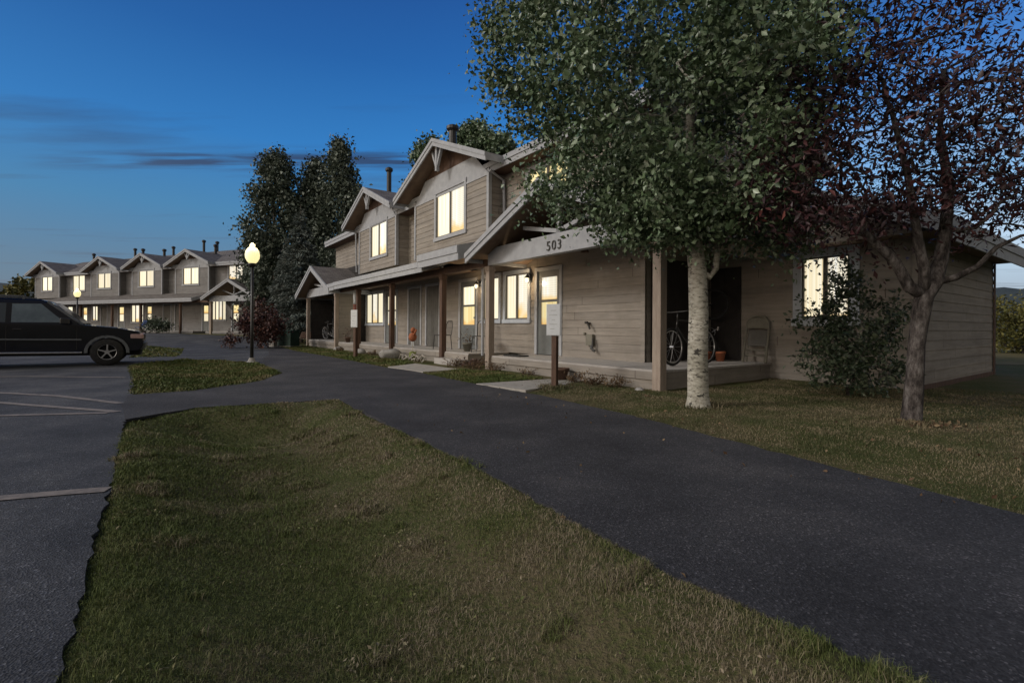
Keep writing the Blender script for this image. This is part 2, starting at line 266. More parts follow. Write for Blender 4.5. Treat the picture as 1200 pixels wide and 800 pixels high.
# ------------------------------------------------------------------ mesh helpers
def finish(name, me, mat, parent, smooth=False):
    mats = mat if isinstance(mat, (list, tuple)) else [mat]
    for k in mats: me.materials.append(M[k] if isinstance(k, str) else k)
    if smooth: me.polygons.foreach_set('use_smooth', [True]*len(me.polygons))
    o = bpy.data.objects.new(name, me); col.objects.link(o)
    if parent is not None: o.parent = parent
    return o
class MB:
    def __init__(s): s.v = []; s.f = []; s.mi = []
    def add(s, vs, fs, mi=0):
        k = len(s.v); s.v += [tuple(p) for p in vs]; s.f += [tuple(i+k for i in f) for f in fs]; s.mi += [mi]*len(fs); return s
    def box(s, x0, x1, y0, y1, z0, z1, mi=0):
        x0, x1 = min(x0,x1), max(x0,x1); y0, y1 = min(y0,y1), max(y0,y1); z0, z1 = min(z0,z1), max(z0,z1)
        return s.add([(x0,y0,z0),(x1,y0,z0),(x1,y1,z0),(x0,y1,z0),(x0,y0,z1),(x1,y0,z1),(x1,y1,z1),(x0,y1,z1)],
                     [(0,3,2,1),(4,5,6,7),(0,1,5,4),(1,2,6,5),(2,3,7,6),(3,0,4,7)], mi)
    def ubox(s, u0, u1, v0, v1, z0, z1, mi=0): return s.box(-u0, -u1, v0, v1, z0, z1, mi)
    def bar(s, p, q, w, h, up=(0,0,1), mi=0):
        p = Vector(p); q = Vector(q); d = (q-p).normalized(); up = Vector(up)
        a = d.cross(up); a = a.normalized() if a.length > 1e-4 else Vector((1,0,0)); b = a.cross(d).normalized()
        vs = [c + a*sx*w/2 + b*sy*h/2 for c in (p, q) for sx, sy in ((-1,-1),(1,-1),(1,1),(-1,1))]
        return s.add(vs, [(0,3,2,1),(4,5,6,7),(0,1,5,4),(1,2,6,5),(2,3,7,6),(3,0,4,7)], mi)
    def tube(s, pts, rs, n=8, cap=True, mi=0):
        pts = [Vector(p) for p in pts]
        if not isinstance(rs, (list, tuple)): rs = [rs]*len(pts)
        k = len(s.v); prev = None
        for i, p in enumerate(pts):
            d = (pts[min(i+1, len(pts)-1)] - pts[max(i-1, 0)])
            d = d.normalized() if d.length > 1e-9 else Vector((0,0,1))
            if prev is None:
                a = d.cross(Vector((0,0,1))); a = a.normalized() if a.length > 1e-3 else Vector((1,0,0))
            else:
                a = prev - d*prev.dot(d); a = a.normalized() if a.length > 1e-4 else Vector((1,0,0))
            prev = a; b = d.cross(a)
            for j in range(n):
                t = 2*math.pi*j/n; s.v.append(tuple(p + (a*math.cos(t) + b*math.sin(t))*rs[i]))
        for i in range(len(pts)-1):
            for j in range(n):
                s.f.append((k+i*n+j, k+i*n+(j+1)%n, k+(i+1)*n+(j+1)%n, k+(i+1)*n+j)); s.mi.append(mi)
        if cap:
            s.f.append(tuple(k+j for j in reversed(range(n)))); s.mi.append(mi)
            s.f.append(tuple(k+(len(pts)-1)*n+j for j in range(n))); s.mi.append(mi)
        return s
    def lathe(s, prof, c=(0,0,0), n=16, mi=0):
        k = len(s.v)
        for r, z in prof:
            for j in range(n):
                t = 2*math.pi*j/n; s.v.append((c[0]+r*math.cos(t), c[1]+r*math.sin(t), c[2]+z))
        for i in range(len(prof)-1):
            for j in range(n):
                s.f.append((k+i*n+j, k+i*n+(j+1)%n, k+(i+1)*n+(j+1)%n, k+(i+1)*n+j)); s.mi.append(mi)
        s.f.append(tuple(k+j for j in reversed(range(n)))); s.mi.append(mi)
        s.f.append(tuple(k+(len(prof)-1)*n+j for j in range(n))); s.mi.append(mi)
        return s
    def ring(s, c, R, r, axis='y', n=28, m=8, mi=0):
        k = len(s.v)
        for i in range(n):
            a = 2*math.pi*i/n
            for j in range(m):
                b = 2*math.pi*j/m; rr = R + r*math.cos(b); h = r*math.sin(b)
                x, y, z = rr*math.cos(a), h, rr*math.sin(a)
                if axis == 'x': x, y = y, x
                s.v.append((c[0]+x, c[1]+y, c[2]+z))
        for i in range(n):
            for j in range(m):
                s.f.append((k+i*m+j, k+i*m+(j+1)%m, k+((i+1)%n)*m+(j+1)%m, k+((i+1)%n)*m+j)); s.mi.append(mi)
        return s
    def prism(s, poly, y0, y1, mi=0):      # poly in (x,z), extruded along y
        n = len(poly)
        vs = [(p[0], y0, p[1]) for p in poly] + [(p[0], y1, p[1]) for p in poly]
        fs = [tuple(range(n)), tuple(range(2*n-1, n-1, -1))] + [(i, n+i, n+(i+1)%n, (i+1)%n) for i in range(n)]
        return s.add(vs, fs, mi)
    def build(s, name, mat, parent=None, smooth=False, bevel=0, fixn=True, segs=1):
        me = bpy.data.meshes.new(name); me.from_pydata(s.v, [], s.f)
        me.polygons.foreach_set('material_index', s.mi)
        if fixn:
            bm = bmesh.new(); bm.from_mesh(me); bmesh.ops.recalc_face_normals(bm, faces=bm.faces)
            if bevel: bmesh.ops.bevel(bm, geom=[e for e in bm.edges if len(e.link_faces) == 2 and e.calc_face_angle(0) > .5], offset=bevel, segments=segs, affect='EDGES', clamp_overlap=True)
            bm.to_mesh(me); bm.free()
        return finish(name, me, mat, parent, smooth)

def tag(o, label=None, cat=None, group=None, kind=None):
    if label: o['label'] = label
    if cat: o['category'] = cat
    if group: o['group'] = group
    if kind: o['kind'] = kind
    return o
def empty(name, loc, rz=0, **kw):
    o = bpy.data.objects.new(name, None); col.objects.link(o); o.empty_display_size = .2
    o.location = loc; o.rotation_euler = (0, 0, rz); return tag(o, **kw)
def copy_tree(o, parent=None):
    c = o.copy(); col.objects.link(c)
    if parent is not None: c.parent = parent
    for ch in o.children: copy_tree(ch, c)
    return c

def big_mesh(name, V, F, mat, parent=None, rnd=None):
    """V (n,3) float array, F (m,3) int array"""
    me = bpy.data.meshes.new(name)
    me.vertices.add(len(V)); me.vertices.foreach_set('co', V.astype(np.float32).ravel())
    me.loops.add(F.size); me.loops.foreach_set('vertex_index', F.astype(np.int32).ravel())
    me.polygons.add(len(F)); k = F.shape[1]
    me.polygons.foreach_set('loop_start', np.arange(0, F.size, k, dtype=np.int32))
    if rnd is not None:
        a = me.attributes.new('rnd', 'FLOAT', 'FACE'); a.data.foreach_set('value', rnd.astype(np.float32))
    me.update(calc_edges=True)
    return finish(name, me, mat, parent)

def unit(a): return a/np.maximum(np.linalg.norm(a, axis=1, keepdims=True), 1e-9)
def leaves(name, C, size, aspect, mat, parent=None, droop=.0, var=.35, fold=.25, updir=None):
    n = len(C); a = unit(rng.normal(size=(n,3)) + np.array([0,0,-droop])*2)
    if updir is not None: a = unit(a + updir)
    b = unit(np.cross(a, rng.normal(size=(n,3)))); nn = np.cross(a, b)
    L = size*(1 + var*rng.normal(size=(n,1))).clip(.4, 1.8); W = L*aspect
    V = np.stack([C - a*L/2, C + b*W/2 + nn*W*fold, C + a*L/2, C - b*W/2 + nn*W*fold], 1).reshape(-1,3)
    i = np.arange(n)[:,None]*4
    F = np.concatenate([i+np.array([[0,3,2]]), i+np.array([[0,2,1]])], 1).reshape(-1,3)
    r = np.repeat(rng.random(n), 2)
    return big_mesh(name, V, F, mat, parent, r)

# ------------------------------------------------------------------ world / light
w = bpy.data.worlds.new('World'); scene.world = w; w.use_nodes = True
nt = w.node_tree; bg = nt.nodes['Background']
tc = N(nt, 'ShaderNodeTexCoord'); sx = N(nt, 'ShaderNodeSeparateXYZ'); nt.links.new(tc.outputs['Generated'], sx.inputs[0])
SUN_AZ_VEC = Vector((-.86, -.26, .52)).normalized()
sky = N(nt, 'ShaderNodeTexSky', sky_type='NISHITA'); sky.sun_disc = False
sky.sun_elevation = math.asin(SUN_AZ_VEC.z)*.12; sky.sun_rotation = math.atan2(SUN_AZ_VEC.x, SUN_AZ_VEC.y)
base = ramp(nt, sx.outputs[2], [(0, (.19,.25,.34)), (.1, (.14,.26,.42)), (.2, (.075,.28,.55)), (.32, (.028,.23,.63)), (.46, (.012,.13,.44)), (.62, (.007,.06,.27)), (1, (.004,.03,.13))])
# paler toward the right-hand horizon
dx = N(nt, 'ShaderNodeVectorMath', operation='DOT_PRODUCT'); dx.inputs[1].default_value = (.68,.70,.0); nt.links.new(tc.outputs['Generated'], dx.inputs[0])
ax = ramp(nt, dx.outputs['Value'], [(.72, (0,0,0)), (1.0, (1,1,1))])
right = ramp(nt, sx.outputs[2], [(0, (.24,.29,.38)), (.12, (.50,.66,.84)), (.24, (.26,.50,.84)), (.40, (.05,.19,.58)), (.6, (.012,.06,.25)), (1, (.004,.02,.09))])
mr = N(nt, 'ShaderNodeMixRGB'); nt.links.new(ax.outputs[0], mr.inputs[0]); nt.links.new(base.outputs[0], mr.inputs[1]); nt.links.new(right.outputs[0], mr.inputs[2])
# darker toward the left-hand side
dl = N(nt, 'ShaderNodeVectorMath', operation='DOT_PRODUCT'); dl.inputs[1].default_value = (-.72,.69,.0); nt.links.new(tc.outputs['Generated'], dl.inputs[0])
al = ramp(nt, dl.outputs['Value'], [(.55, (1,1,1)), (1.0, (.66,.72,.74))])
ml = N(nt, 'ShaderNodeMixRGB', blend_type='MULTIPLY'); ml.inputs[0].default_value = 1; nt.links.new(mr.outputs[0], ml.inputs[1]); nt.links.new(al.outputs[0], ml.inputs[2])
# thin stretched clouds low in the sky
zc = N(nt, 'ShaderNodeMath', operation='MAXIMUM'); zc.inputs[1].default_value = .03; nt.links.new(sx.outputs[2], zc.inputs[0])
lx = N(nt, 'ShaderNodeMath', operation='DIVIDE'); nt.links.new(sx.outputs[0], lx.inputs[0]); nt.links.new(zc.outputs[0], lx.inputs[1])
ly = N(nt, 'ShaderNodeMath', operation='DIVIDE'); nt.links.new(sx.outputs[1], ly.inputs[0]); nt.links.new(zc.outputs[0], ly.inputs[1])
cv = N(nt, 'ShaderNodeCombineXYZ'); nt.links.new(lx.outputs[0], cv.inputs[0]); nt.links.new(ly.outputs[0], cv.inputs[1])
mp = N(nt, 'ShaderNodeMapping'); mp.inputs['Scale'].default_value = (.42, 1.9, 1); mp.inputs['Location'].default_value = (3.1, .4, .35); nt.links.new(cv.outputs[0], mp.inputs[0])
cn = N(nt, 'ShaderNodeTexNoise', Scale=1.0, Detail=7, Roughness=.55); nt.links.new(mp.outputs[0], cn.inputs['Vector'])
cm = ramp(nt, cn.outputs['Fac'], [(.55, (0,0,0)), (.72, (.7,.7,.7))])
ce = ramp(nt, sx.outputs[2], [(.0, (.9,.9,.9)), (.30, (.75,.75,.75)), (.5, (.25,.25,.25)), (.75, (.12,.12,.12))])
cf = N(nt, 'ShaderNodeMath', operation='MULTIPLY'); nt.links.new(cm.outputs[0], cf.inputs[0]); nt.links.new(ce.outputs[0], cf.inputs[1])
cc = ramp(nt, sx.outputs[2], [(0, (.16,.17,.22)), (.12, (.07,.09,.15)), (.3, (.020,.055,.15)), (.6, (.012,.035,.11))])
# one long flat bank of dark cloud beyond the roofs
ld = N(nt, 'ShaderNodeMath', operation='DIVIDE'); ld.inputs[1].default_value = 10; nt.links.new(ly.outputs[0], ld.inputs[0])
bn = ramp(nt, ld.outputs[0], [(.272, (0,0,0)), (.292, (1,1,1)), (.305, (1,1,1)), (.322, (0,0,0))])
bd = N(nt, 'ShaderNodeVectorMath', operation='DOT_PRODUCT'); bd.inputs[1].default_value = (-.36,.93,.0); nt.links.new(tc.outputs['Generated'], bd.inputs[0])
ba = ramp(nt, bd.outputs['Value'], [(.885, (0,0,0)), (.935, (1,1,1))])
mpb = N(nt, 'ShaderNodeMapping'); mpb.inputs['Scale'].default_value = (1.2, 7, 1); nt.links.new(cv.outputs[0], mpb.inputs[0])
bnz = N(nt, 'ShaderNodeTexNoise', Scale=1.3, Detail=5); nt.links.new(mpb.outputs[0], bnz.inputs['Vector'])
bnr = ramp(nt, bnz.outputs['Fac'], [(.38, (0,0,0)), (.58, (1,1,1))])
b1m = N(nt, 'ShaderNodeMath', operation='MULTIPLY'); nt.links.new(bn.outputs[0], b1m.inputs[0]); nt.links.new(ba.outputs[0], b1m.inputs[1])
b2m = N(nt, 'ShaderNodeMath', operation='MULTIPLY'); nt.links.new(b1m.outputs[0], b2m.inputs[0]); nt.links.new(bnr.outputs[0], b2m.inputs[1])
b3m = N(nt, 'ShaderNodeMath', operation='MAXIMUM'); nt.links.new(b2m.outputs[0], b3m.inputs[0]); nt.links.new(cf.outputs[0], b3m.inputs[1])
mc = N(nt, 'ShaderNodeMixRGB'); nt.links.new(b3m.outputs[0], mc.inputs[0]); nt.links.new(ml.outputs[0], mc.inputs[1]); nt.links.new(cc.outputs[0], mc.inputs[2])
# second, brighter wisps near the horizon on the right
mp3 = N(nt, 'ShaderNodeMapping'); mp3.inputs['Scale'].default_value = (1.5, 1.5, 12.0); mp3.inputs['Location'].default_value = (7.7, 2.4, 1.1); nt.links.new(tc.outputs['Generated'], mp3.inputs[0])
cn3 = N(nt, 'ShaderNodeTexNoise', Scale=1.5, Detail=6, Roughness=.5); nt.links.new(mp3.outputs[0], cn3.inputs['Vector'])
cm3 = ramp(nt, cn3.outputs['Fac'], [(.48, (0,0,0)), (.62, (1,1,1))])
cf3 = N(nt, 'ShaderNodeMath', operation='MULTIPLY'); nt.links.new(cm3.outputs[0], cf3.inputs[0]); nt.links.new(ax.outputs[0], cf3.inputs[1])
ce3 = ramp(nt, sx.outputs[2], [(.02, (.8,.8,.8)), (.22, (.6,.6,.6)), (.34, (0,0,0))])
cf4 = N(nt, 'ShaderNodeMath', operation='MULTIPLY'); nt.links.new(cf3.outputs[0], cf4.inputs[0]); nt.links.new(ce3.outputs[0], cf4.inputs[1])
mc3 = N(nt, 'ShaderNodeMixRGB'); nt.links.new(cf4.outputs[0], mc3.inputs[0]); nt.links.new(mc.outputs[0], mc3.inputs[1]); mc3.inputs[2].default_value = (.55,.68,.86,1)
# unseen glow added to the sky behind the photographer to light the facades
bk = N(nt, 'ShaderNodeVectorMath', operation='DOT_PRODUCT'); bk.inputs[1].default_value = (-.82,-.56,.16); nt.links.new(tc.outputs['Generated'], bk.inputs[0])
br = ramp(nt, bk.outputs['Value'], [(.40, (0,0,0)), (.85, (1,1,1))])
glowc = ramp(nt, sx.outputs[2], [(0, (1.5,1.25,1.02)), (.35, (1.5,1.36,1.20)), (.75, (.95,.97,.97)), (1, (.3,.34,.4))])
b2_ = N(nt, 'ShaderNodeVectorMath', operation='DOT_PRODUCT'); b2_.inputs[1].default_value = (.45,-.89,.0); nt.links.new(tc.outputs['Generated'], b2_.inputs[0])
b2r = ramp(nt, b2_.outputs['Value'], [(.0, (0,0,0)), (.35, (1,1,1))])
mb_ = N(nt, 'ShaderNodeMixRGB'); nt.links.new(b2r.outputs[0], mb_.inputs[0]); nt.links.new(mc3.outputs[0], mb_.inputs[1]); mb_.inputs[2].default_value = (.16,.145,.135,1)  # neutral dim patch set behind right to keep the end wall dark
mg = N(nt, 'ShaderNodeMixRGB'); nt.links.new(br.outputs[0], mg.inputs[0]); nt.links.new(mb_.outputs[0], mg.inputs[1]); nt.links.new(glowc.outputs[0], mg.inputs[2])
# the physical sky adds its own gradient on top
sk = N(nt, 'ShaderNodeMixRGB', blend_type='ADD'); sk.inputs[0].default_value = .02; nt.links.new(mg.outputs[0], sk.inputs[1]); nt.links.new(sky.outputs[0], sk.inputs[2])
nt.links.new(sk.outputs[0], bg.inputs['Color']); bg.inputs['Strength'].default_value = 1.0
sun = bpy.data.lights.new('dusk_sun', 'SUN'); sun.energy = 1.3; sun.angle = rad(12); sun.color = (1,.94,.87)
so = bpy.data.objects.new('dusk_sun', sun); col.objects.link(so); so.rotation_euler = SUN_AZ_VEC.to_track_quat('Z','Y').to_euler()

# ------------------------------------------------------------------ camera
cam = bpy.data.cameras.new('camera'); co = bpy.data.objects.new('camera', cam); col.objects.link(co); scene.camera = co
cam.sensor_width = 36; cam.lens = 578/1200*36; cam.clip_end = 4000; cam.clip_start = .05; cam.shift_y = -16.3/1200
co.location = (0, 0, 1.0)
co.rotation_mode = 'QUATERNION'
co.rotation_quaternion = Matrix.Rotation(rad(90), 3, 'X').to_quaternion() @ Matrix.Rotation(rad(.315), 3, 'Z').to_quaternion()
scene.view_settings.view_transform = 'Standard'; scene.view_settings.look = 'None'; scene.view_settings.exposure = 0; scene.view_settings.gamma = 1
scene.cycles.use_denoising = True
scene.cycles.max_bounces = 6; scene.cycles.transparent_max_bounces = 4

# ------------------------------------------------------------------ ground
def sstep(a, b, x): t = np.clip((np.asarray(x, float)-a)/(b-a), 0, 1); return t*t*(3-2*t)
def rise(x, y): return .45*sstep(27, 36, y)
EDGE = [(1.60,-2.40), (.20,-.60), (-1.27,1.38), (-1.89,2.23), (-2.49,3.06), (-4.09,5.22)]
PATHL = [(-3.84,6.0), (-3.26,6.29), (-2.39,6.77), (-1.06,4.74), (-.24,3.51), (.42,2.4), (.68,1.96), (.9,1.72), (1.12,1.4), (2.1,-.2), (3.4,-2.4)]
PATHR = [(4.0,.6), (2.77,2.66), (2.51,3.21), (2.11,4.05), (1.37,5.64), (.40,7.30), (-.58,8.60), (-2.35,11.34), (-3.01,12.02), (-4.35,14.0), (-6.37,16.75), (-8.88,20.14), (-12.0,25.3)]
A = EDGE + PATHL
B = [(-5.5,7.17), (-7.2,9.4), (-9.57,12.36), (-9.76,14.66), (-6.98,13.46), (-4.92,10.55), (-4.58,8.9), (-4.91,7.57)]
B2 = [(-18.4,24.4), (-14.2,21.2), (-11.6,17.2), (-10.9,15.9), (-11.9,15.4), (-13.2,17.4)]
def roughen(poly, amp=.035, step=.14, seed=0):
    r = random.Random(seed); out = []
    n = len(poly)
    for i in range(n-1):
        p, q = poly[i], poly[(i+1) % n]; L = math.hypot(q[0]-p[0], q[1]-p[1])
        if L > 15: k = 1
        else: k = max(1, int(L/step))
        for j in range(k):
            t = j/k; a = amp*min(1, 1.0)
            out.append((p[0]+(q[0]-p[0])*t + r.uniform(-a, a), p[1]+(q[1]-p[1])*t + r.uniform(-a, a)))
    out.append(poly[-1])
    return out
def poly_dist(P, X, Y):
    """signed: positive inside"""
    n = len(P); best = np.full(X.shape, 1e9); inside = np.zeros(X.shape, bool)
    for i in range(n):
        x0, y0 = P[i]; x1, y1 = P[(i+1) % n]
        dx, dy = x1-x0, y1-y0; t = np.clip(((X-x0)*dx+(Y-y0)*dy)/(dx*dx+dy*dy+1e-12), 0, 1)
        best = np.minimum(best, np.hypot(X-(x0+t*dx), Y-(y0+t*dy)))
        c = ((y0 > Y) != (y1 > Y)); 
        with np.errstate(divide='ignore', invalid='ignore'): xi = x0 + (Y-y0)*dx/(dy if dy != 0 else 1e-12)
        inside ^= (c & (X < xi))
    return np.where(inside, best, -best)
def wob(X, Y, s, ph=0): return (np.sin(X*s+1.3+ph)*np.cos(Y*s*1.17+.4-ph) + .6*np.sin(X*s*2.1+Y*s*1.7+ph) + .4*np.cos(Y*s*3.3-X*s*2.6+ph))/2
def H(X, Y):
    X = np.asarray(X, float); Y = np.asarray(Y, float)
    z = rise(X, Y) - .022
    for P, d0, dep in ((A, 1.0, .12), (B, 1.0, .05)):
        d = poly_dist(P, X, Y); k = sstep(0, d0, d)
        lip = sstep(-.06,.06,d)*(1-sstep(.12,.7,d)); z = z - k*dep + k*.022*wob(X, Y, 2.6) + lip*(.030+.012*wob(X, Y, 7.0))
    # swale just below the cross path
    z = z - .13*np.exp(-((X+2.9)**2/1.0 + (Y-5.3)**2/.25)) - .05*np.exp(-((X+1.6)**2/.5 + (Y-3.4)**2/1.6))
    # lawn towards the house: nearly level
    nR = .85*X + .52*Y; k = sstep(4.1, 5.0, nR); z = z + k*(.035 + .012*wob(X, Y, 1.9))
    return z
def cum(a, b, first, g):
    out = [a]; s = first
    while out[-1] < b: out.append(out[-1]+s); s *= g
    return out
xs = np.array(sorted([-x for x in cum(7, 900, .15, 1.16)] + list(np.arange(-6.9, 7, .1)) + cum(7, 900, .15, 1.16)))
ys = np.array(sorted([-x for x in cum(2.6, 500, .2, 1.3)] + list(np.arange(-2.5, 15, .1)) + cum(15, 1200, .15, 1.12)))
GX, GY = np.meshgrid(xs, ys); GZ = H(GX, GY)
V = np.stack([GX.ravel(), GY.ravel(), GZ.ravel()], 1); nx = len(xs); ny = len(ys)
ii = (np.arange(ny-1)[:,None]*nx + np.arange(nx-1)[None,:]).ravel()
F = np.stack([ii, ii+1, ii+nx+1, ii+nx], 1)
g = big_mesh('ground', V, F, 'ground'); g.data.polygons.foreach_set('use_smooth', [True]*len(F)); tag(g, kind='structure')
g['label'] = 'dark soil and thin lawn under the whole housing estate'

def sheet(name, poly, z, mat, cuts=(), thick=.03):
    bm = bmesh.new(); vs = [bm.verts.new((x, y, 0)) for x, y in poly]; f = bm.faces.new(vs)
    if f.normal.z < 0: f.normal_flip()
    bmesh.ops.triangulate(bm, faces=bm.faces[:])
    for yy in cuts: bmesh.ops.bisect_plane(bm, geom=bm.verts[:]+bm.edges[:]+bm.faces[:], plane_co=(0,yy,0), plane_no=(0,1,0))
    be = [e for e in bm.edges if len(e.link_faces) == 1]
    for v in bm.verts: v.co.z = z + float(rise(v.co.x, v.co.y))
    if thick:
        r = bmesh.ops.extrude_edge_only(bm, edges=be)
        for v in [q for q in r['geom'] if isinstance(q, bmesh.types.BMVert)]: v.co.z -= thick
    bmesh.ops.recalc_face_normals(bm, faces=bm.faces)
    me = bpy.data.meshes.new(name); bm.to_mesh(me); bm.free()
    # make sure the top looks up
    return tag(finish(name, me, mat, None), kind='structure')
CUTS = [27,28,29,30,31,32,33,34,35,36]
LOT = list(reversed(EDGE[:-1])) 
lotpoly = roughen([(-9.6,14.7), (-9.57,12.36), (-7.2,9.4), (-5.5,7.17), (-4.5,5.9), (-4.09,5.22), (-2.49,3.06), (-1.89,2.23), (-1.27,1.38), (.20,-.60), (1.60,-2.40)], .018, .07, 3)
lotpoly += [(1.6,-2.6), (-40,-20), (-70,10), (-70,54), (-48,46.6), (-28.3,37.4), (-22.3,34.4), (-14.5,31.5), (-8.5,19.0), (-6.98,13.46)]
sheet('parking_lot', lotpoly, .0, 'lot', CUTS)['label'] = 'grey asphalt parking lot and drive'
pp = roughen([(3.4,-2.4), (2.1,-.2), (1.12,1.4), (.9,1.72), (.68,1.96), (.42,2.4), (-.24,3.51), (-1.06,4.74), (-2.39,6.77), (-3.26,6.29), (-3.84,6.0), (-4.09,5.22)], .022, .12, 5)
pp += roughen([(-4.75,6.0), (-5.5,7.07), (-4.91,7.57), (-4.58,8.9), (-4.92,10.55), (-6.98,13.46), (-8.6,17.5)], .02, .15, 6)
pp += [(-11.2,22.6), (-13.5,27.2)] + roughen(list(reversed(PATHR)) , .02, .12, 8) + [(6.2,-2.6), (5.6,-2.9)]
def clean(poly):
    out = [poly[0]]
    for p in poly[1:]:
        if math.hypot(p[0]-out[-1][0], p[1]-out[-1][1]) > .02: out.append(p)
    return out
sheet('path', clean(pp), .006, 'path', [27])['label'] = 'dark asphalt footpath winding past the houses'
# parking lines
def line(pts, wd=.1):
    L = len(pts); left = []; right = []
    for i, p in enumerate(pts):
        a = pts[max(i-1,0)]; b = pts[min(i+1,L-1)]; d = Vector((b[0]-a[0], b[1]-a[1])).normalized(); n = Vector((-d.y, d.x))
        left.append((p[0]+n.x*wd/2, p[1]+n.y*wd/2)); right.append((p[0]-n.x*wd/2, p[1]-n.y*wd/2))
    return left + right[::-1]
for pts in ([(-6.2,1.55), (-4.4,2.36), (-2.93,2.84), (-2.62,2.95), (-2.45,3.0)], [(-10.2,7.3), (-6.54,6.31), (-4.55,5.70)], [(-8.6,7.5), (-6.39,6.95), (-5.0,6.32)], [(-8.4,4.8), (-5.59,5.42), (-4.6,5.62)], [(-11.5,9.1), (-9.39,9.55), (-7.4,9.45)]):
    o = sheet('parking_line', line(pts, .10), .005, 'paint_line', thick=0); o.location.z = .001
    o['label'] = 'worn pale painted line on the parking lot'
# concrete slabs
for poly in ([(.72,9.45), (1.45,9.30), (.22,7.75), (-.62,8.62)], [(-3.05,12.15), (-1.95,10.85), (-1.2,11.5), (-2.6,13.3)]):
    o = sheet('walkway_slab', poly, .02, 'concrete', thick=.06); o['label'] = 'pale concrete slab between path and porch'

# ------------------------------------------------------------------ grass
def blades(name, poly, n, hgt, wid, mat, label, nearbias=0, margin=-.055, seed=1, extra=None, dryf=None):
    P = np.array(poly); lo, hi = P.min(0), P.max(0); r = np.random.default_rng(seed); X = []; Y = []; got = 0
    while got < n:
        x = r.uniform(lo[0], hi[0], n); y = r.uniform(lo[1], hi[1], n)
        d = poly_dist(poly, x, y); k = d > margin
        if nearbias: k &= r.random(n) < np.clip(nearbias/np.maximum(np.hypot(x, y), .3), 0, 1)**1.6
        k &= (y > -.2+abs(x)*.55) if True else k
        dens = .5+.5*wob(x*1.0, y*1.0, 4.3, 2)+.35
        k &= r.random(n) < dens
        if extra is not None: k &= extra(x, y)
        X.append(x[k]); Y.append(y[k]); got += k.sum()
    x = np.concatenate(X)[:n]; y = np.concatenate(Y)[:n]; z = H(x, y)
    hh = hgt*(.45+.75*r.random(n))*(1+.5*wob(x, y, 3.1, 1)).clip(.4,2); th = r.uniform(0, 2*np.pi, n); ln = r.uniform(.1, 1.1, n)
    di = np.hypot(x, y); ww = wid*(.6+.8*r.random(n))*np.clip(di/4, .55, 3)
    b = np.stack([np.cos(th), np.sin(th), 0*th], 1); ph = th + r.uniform(-1.5, 1.5, n); le = np.stack([np.cos(ph), np.sin(ph), 0*ph], 1)
    base = np.stack([x, y, z-.004], 1)
    mid = base + le*(hh*ln*.35)[:,None] + np.array([0,0,1])*(hh*.62)[:,None]
    tip = base + le*(hh*ln*1.0)[:,None] + np.array([0,0,1])*(hh*(1-.35*ln))[:,None]
    V = np.stack([base-b*ww[:,None]/2, base+b*ww[:,None]/2, mid+b*ww[:,None]*.35, mid-b*ww[:,None]*.35, tip], 1).reshape(-1,3)
    rv = r.random(n)
    if dryf is not None: rv = rv*.8 + dryf(x, y)
    i = np.arange(n)[:,None]*5
    F = np.concatenate([i+np.array([[0,1,2]]), i+np.array([[0,2,3]]), i+np.array([[3,2,4]])], 1).reshape(-1,3)
    o = big_mesh(name, V, F, mat, None, np.repeat(rv, 3)); tag(o, label, 'grass', kind='stuff'); return o
def nearpath(x, y): q = .85*x+.52*y; return sstep(.35, 1.0, q)*(1-.6*sstep(1.42, 1.6, q))
def dryA(x, y): return .75*nearpath(x, y)*(.6+.5*wob(x, y, 2.3, 3)) - .25*(1-nearpath(x, y))
blades('grass', A, 210000, .026, .0036, 'blade', 'patchy green and straw lawn between parking lot and path', nearbias=2.8, dryf=dryA,
       extra=lambda x, y: np.random.default_rng(77).random(len(x)) > .62*nearpath(x, y)*np.clip(.7+.6*wob(x, y, 3.7, 1), 0, 1))
blades('grass_tufts', A, 16000, .050, .0042, 'blade', 'taller dark green tufts in the patchy lawn', nearbias=3, seed=12, extra=lambda x, y: wob(x*1.3, y*1.3, 3.7, 5)+.5*wob(x, y, 9.1, 2) > .62)
blades('grass', B, 26000, .05, .008, 'blade_bright', 'small bright lawn island around the lamp post', seed=3)
blades('grass', B2, 5000, .07, .02, 'blade_bright', 'strip of lawn in front of the parked car', seed=4)
for cx_, cy_, lb in ((2.35,6.21,'taller grass round the foot of the aspen'), (4.22,5.22,'taller grass round the foot of the plum tree'), (.71,8.14,'grass round the foot of the plaque post')):
    blades('grass_tufts', [(cx_-.35,cy_-.35),(cx_+.35,cy_-.35),(cx_+.35,cy_+.35),(cx_-.35,cy_+.35)], 900, .07, .0045, 'blade_dry', lb, seed=31, extra=lambda x, y: (np.hypot(x-cx_, y-cy_) < .30) & (np.random.default_rng(5).random(len(x)) > np.hypot(x-cx_, y-cy_)/.32))
# small broad-leaved weeds in the lawn
qw = np.random.default_rng(21); cs = [(qw.uniform(-3.6, .9), qw.uniform(1.3, 6.3)) for _ in range(260)]; Cw = []
for cx_, cy_ in cs:
    if poly_dist(A, np.array([cx_]), np.array([cy_]))[0] < .05 or (qw.random() > .5 and cy_ > 2.5 and cx_ < -1.5): continue
    k_ = int(qw.uniform(8, 34)); px_ = cx_+qw.normal(size=k_)*.035; py_ = cy_+qw.normal(size=k_)*.035; Cw.append(np.stack([px_, py_, H(px_, py_)+qw.uniform(.008, .03, k_)], 1))
o = leaves('weeds', np.concatenate(Cw), .013, .5, 'blade', None, var=.4); tag(o, 'small broad-leaved weeds dotted through the front lawn', 'weeds', kind='stuff')
C1 = [(4.4,.4), (2.80,2.72), (2.55,3.25), (2.15,4.1), (1.42,5.68), (.45,7.35), (-.5,8.65), (.9,9.4), (2.5,7.65), (4.4,8.7), (5.2,9.9), (9.8,6.4), (15,12), (19,8), (12,1)]
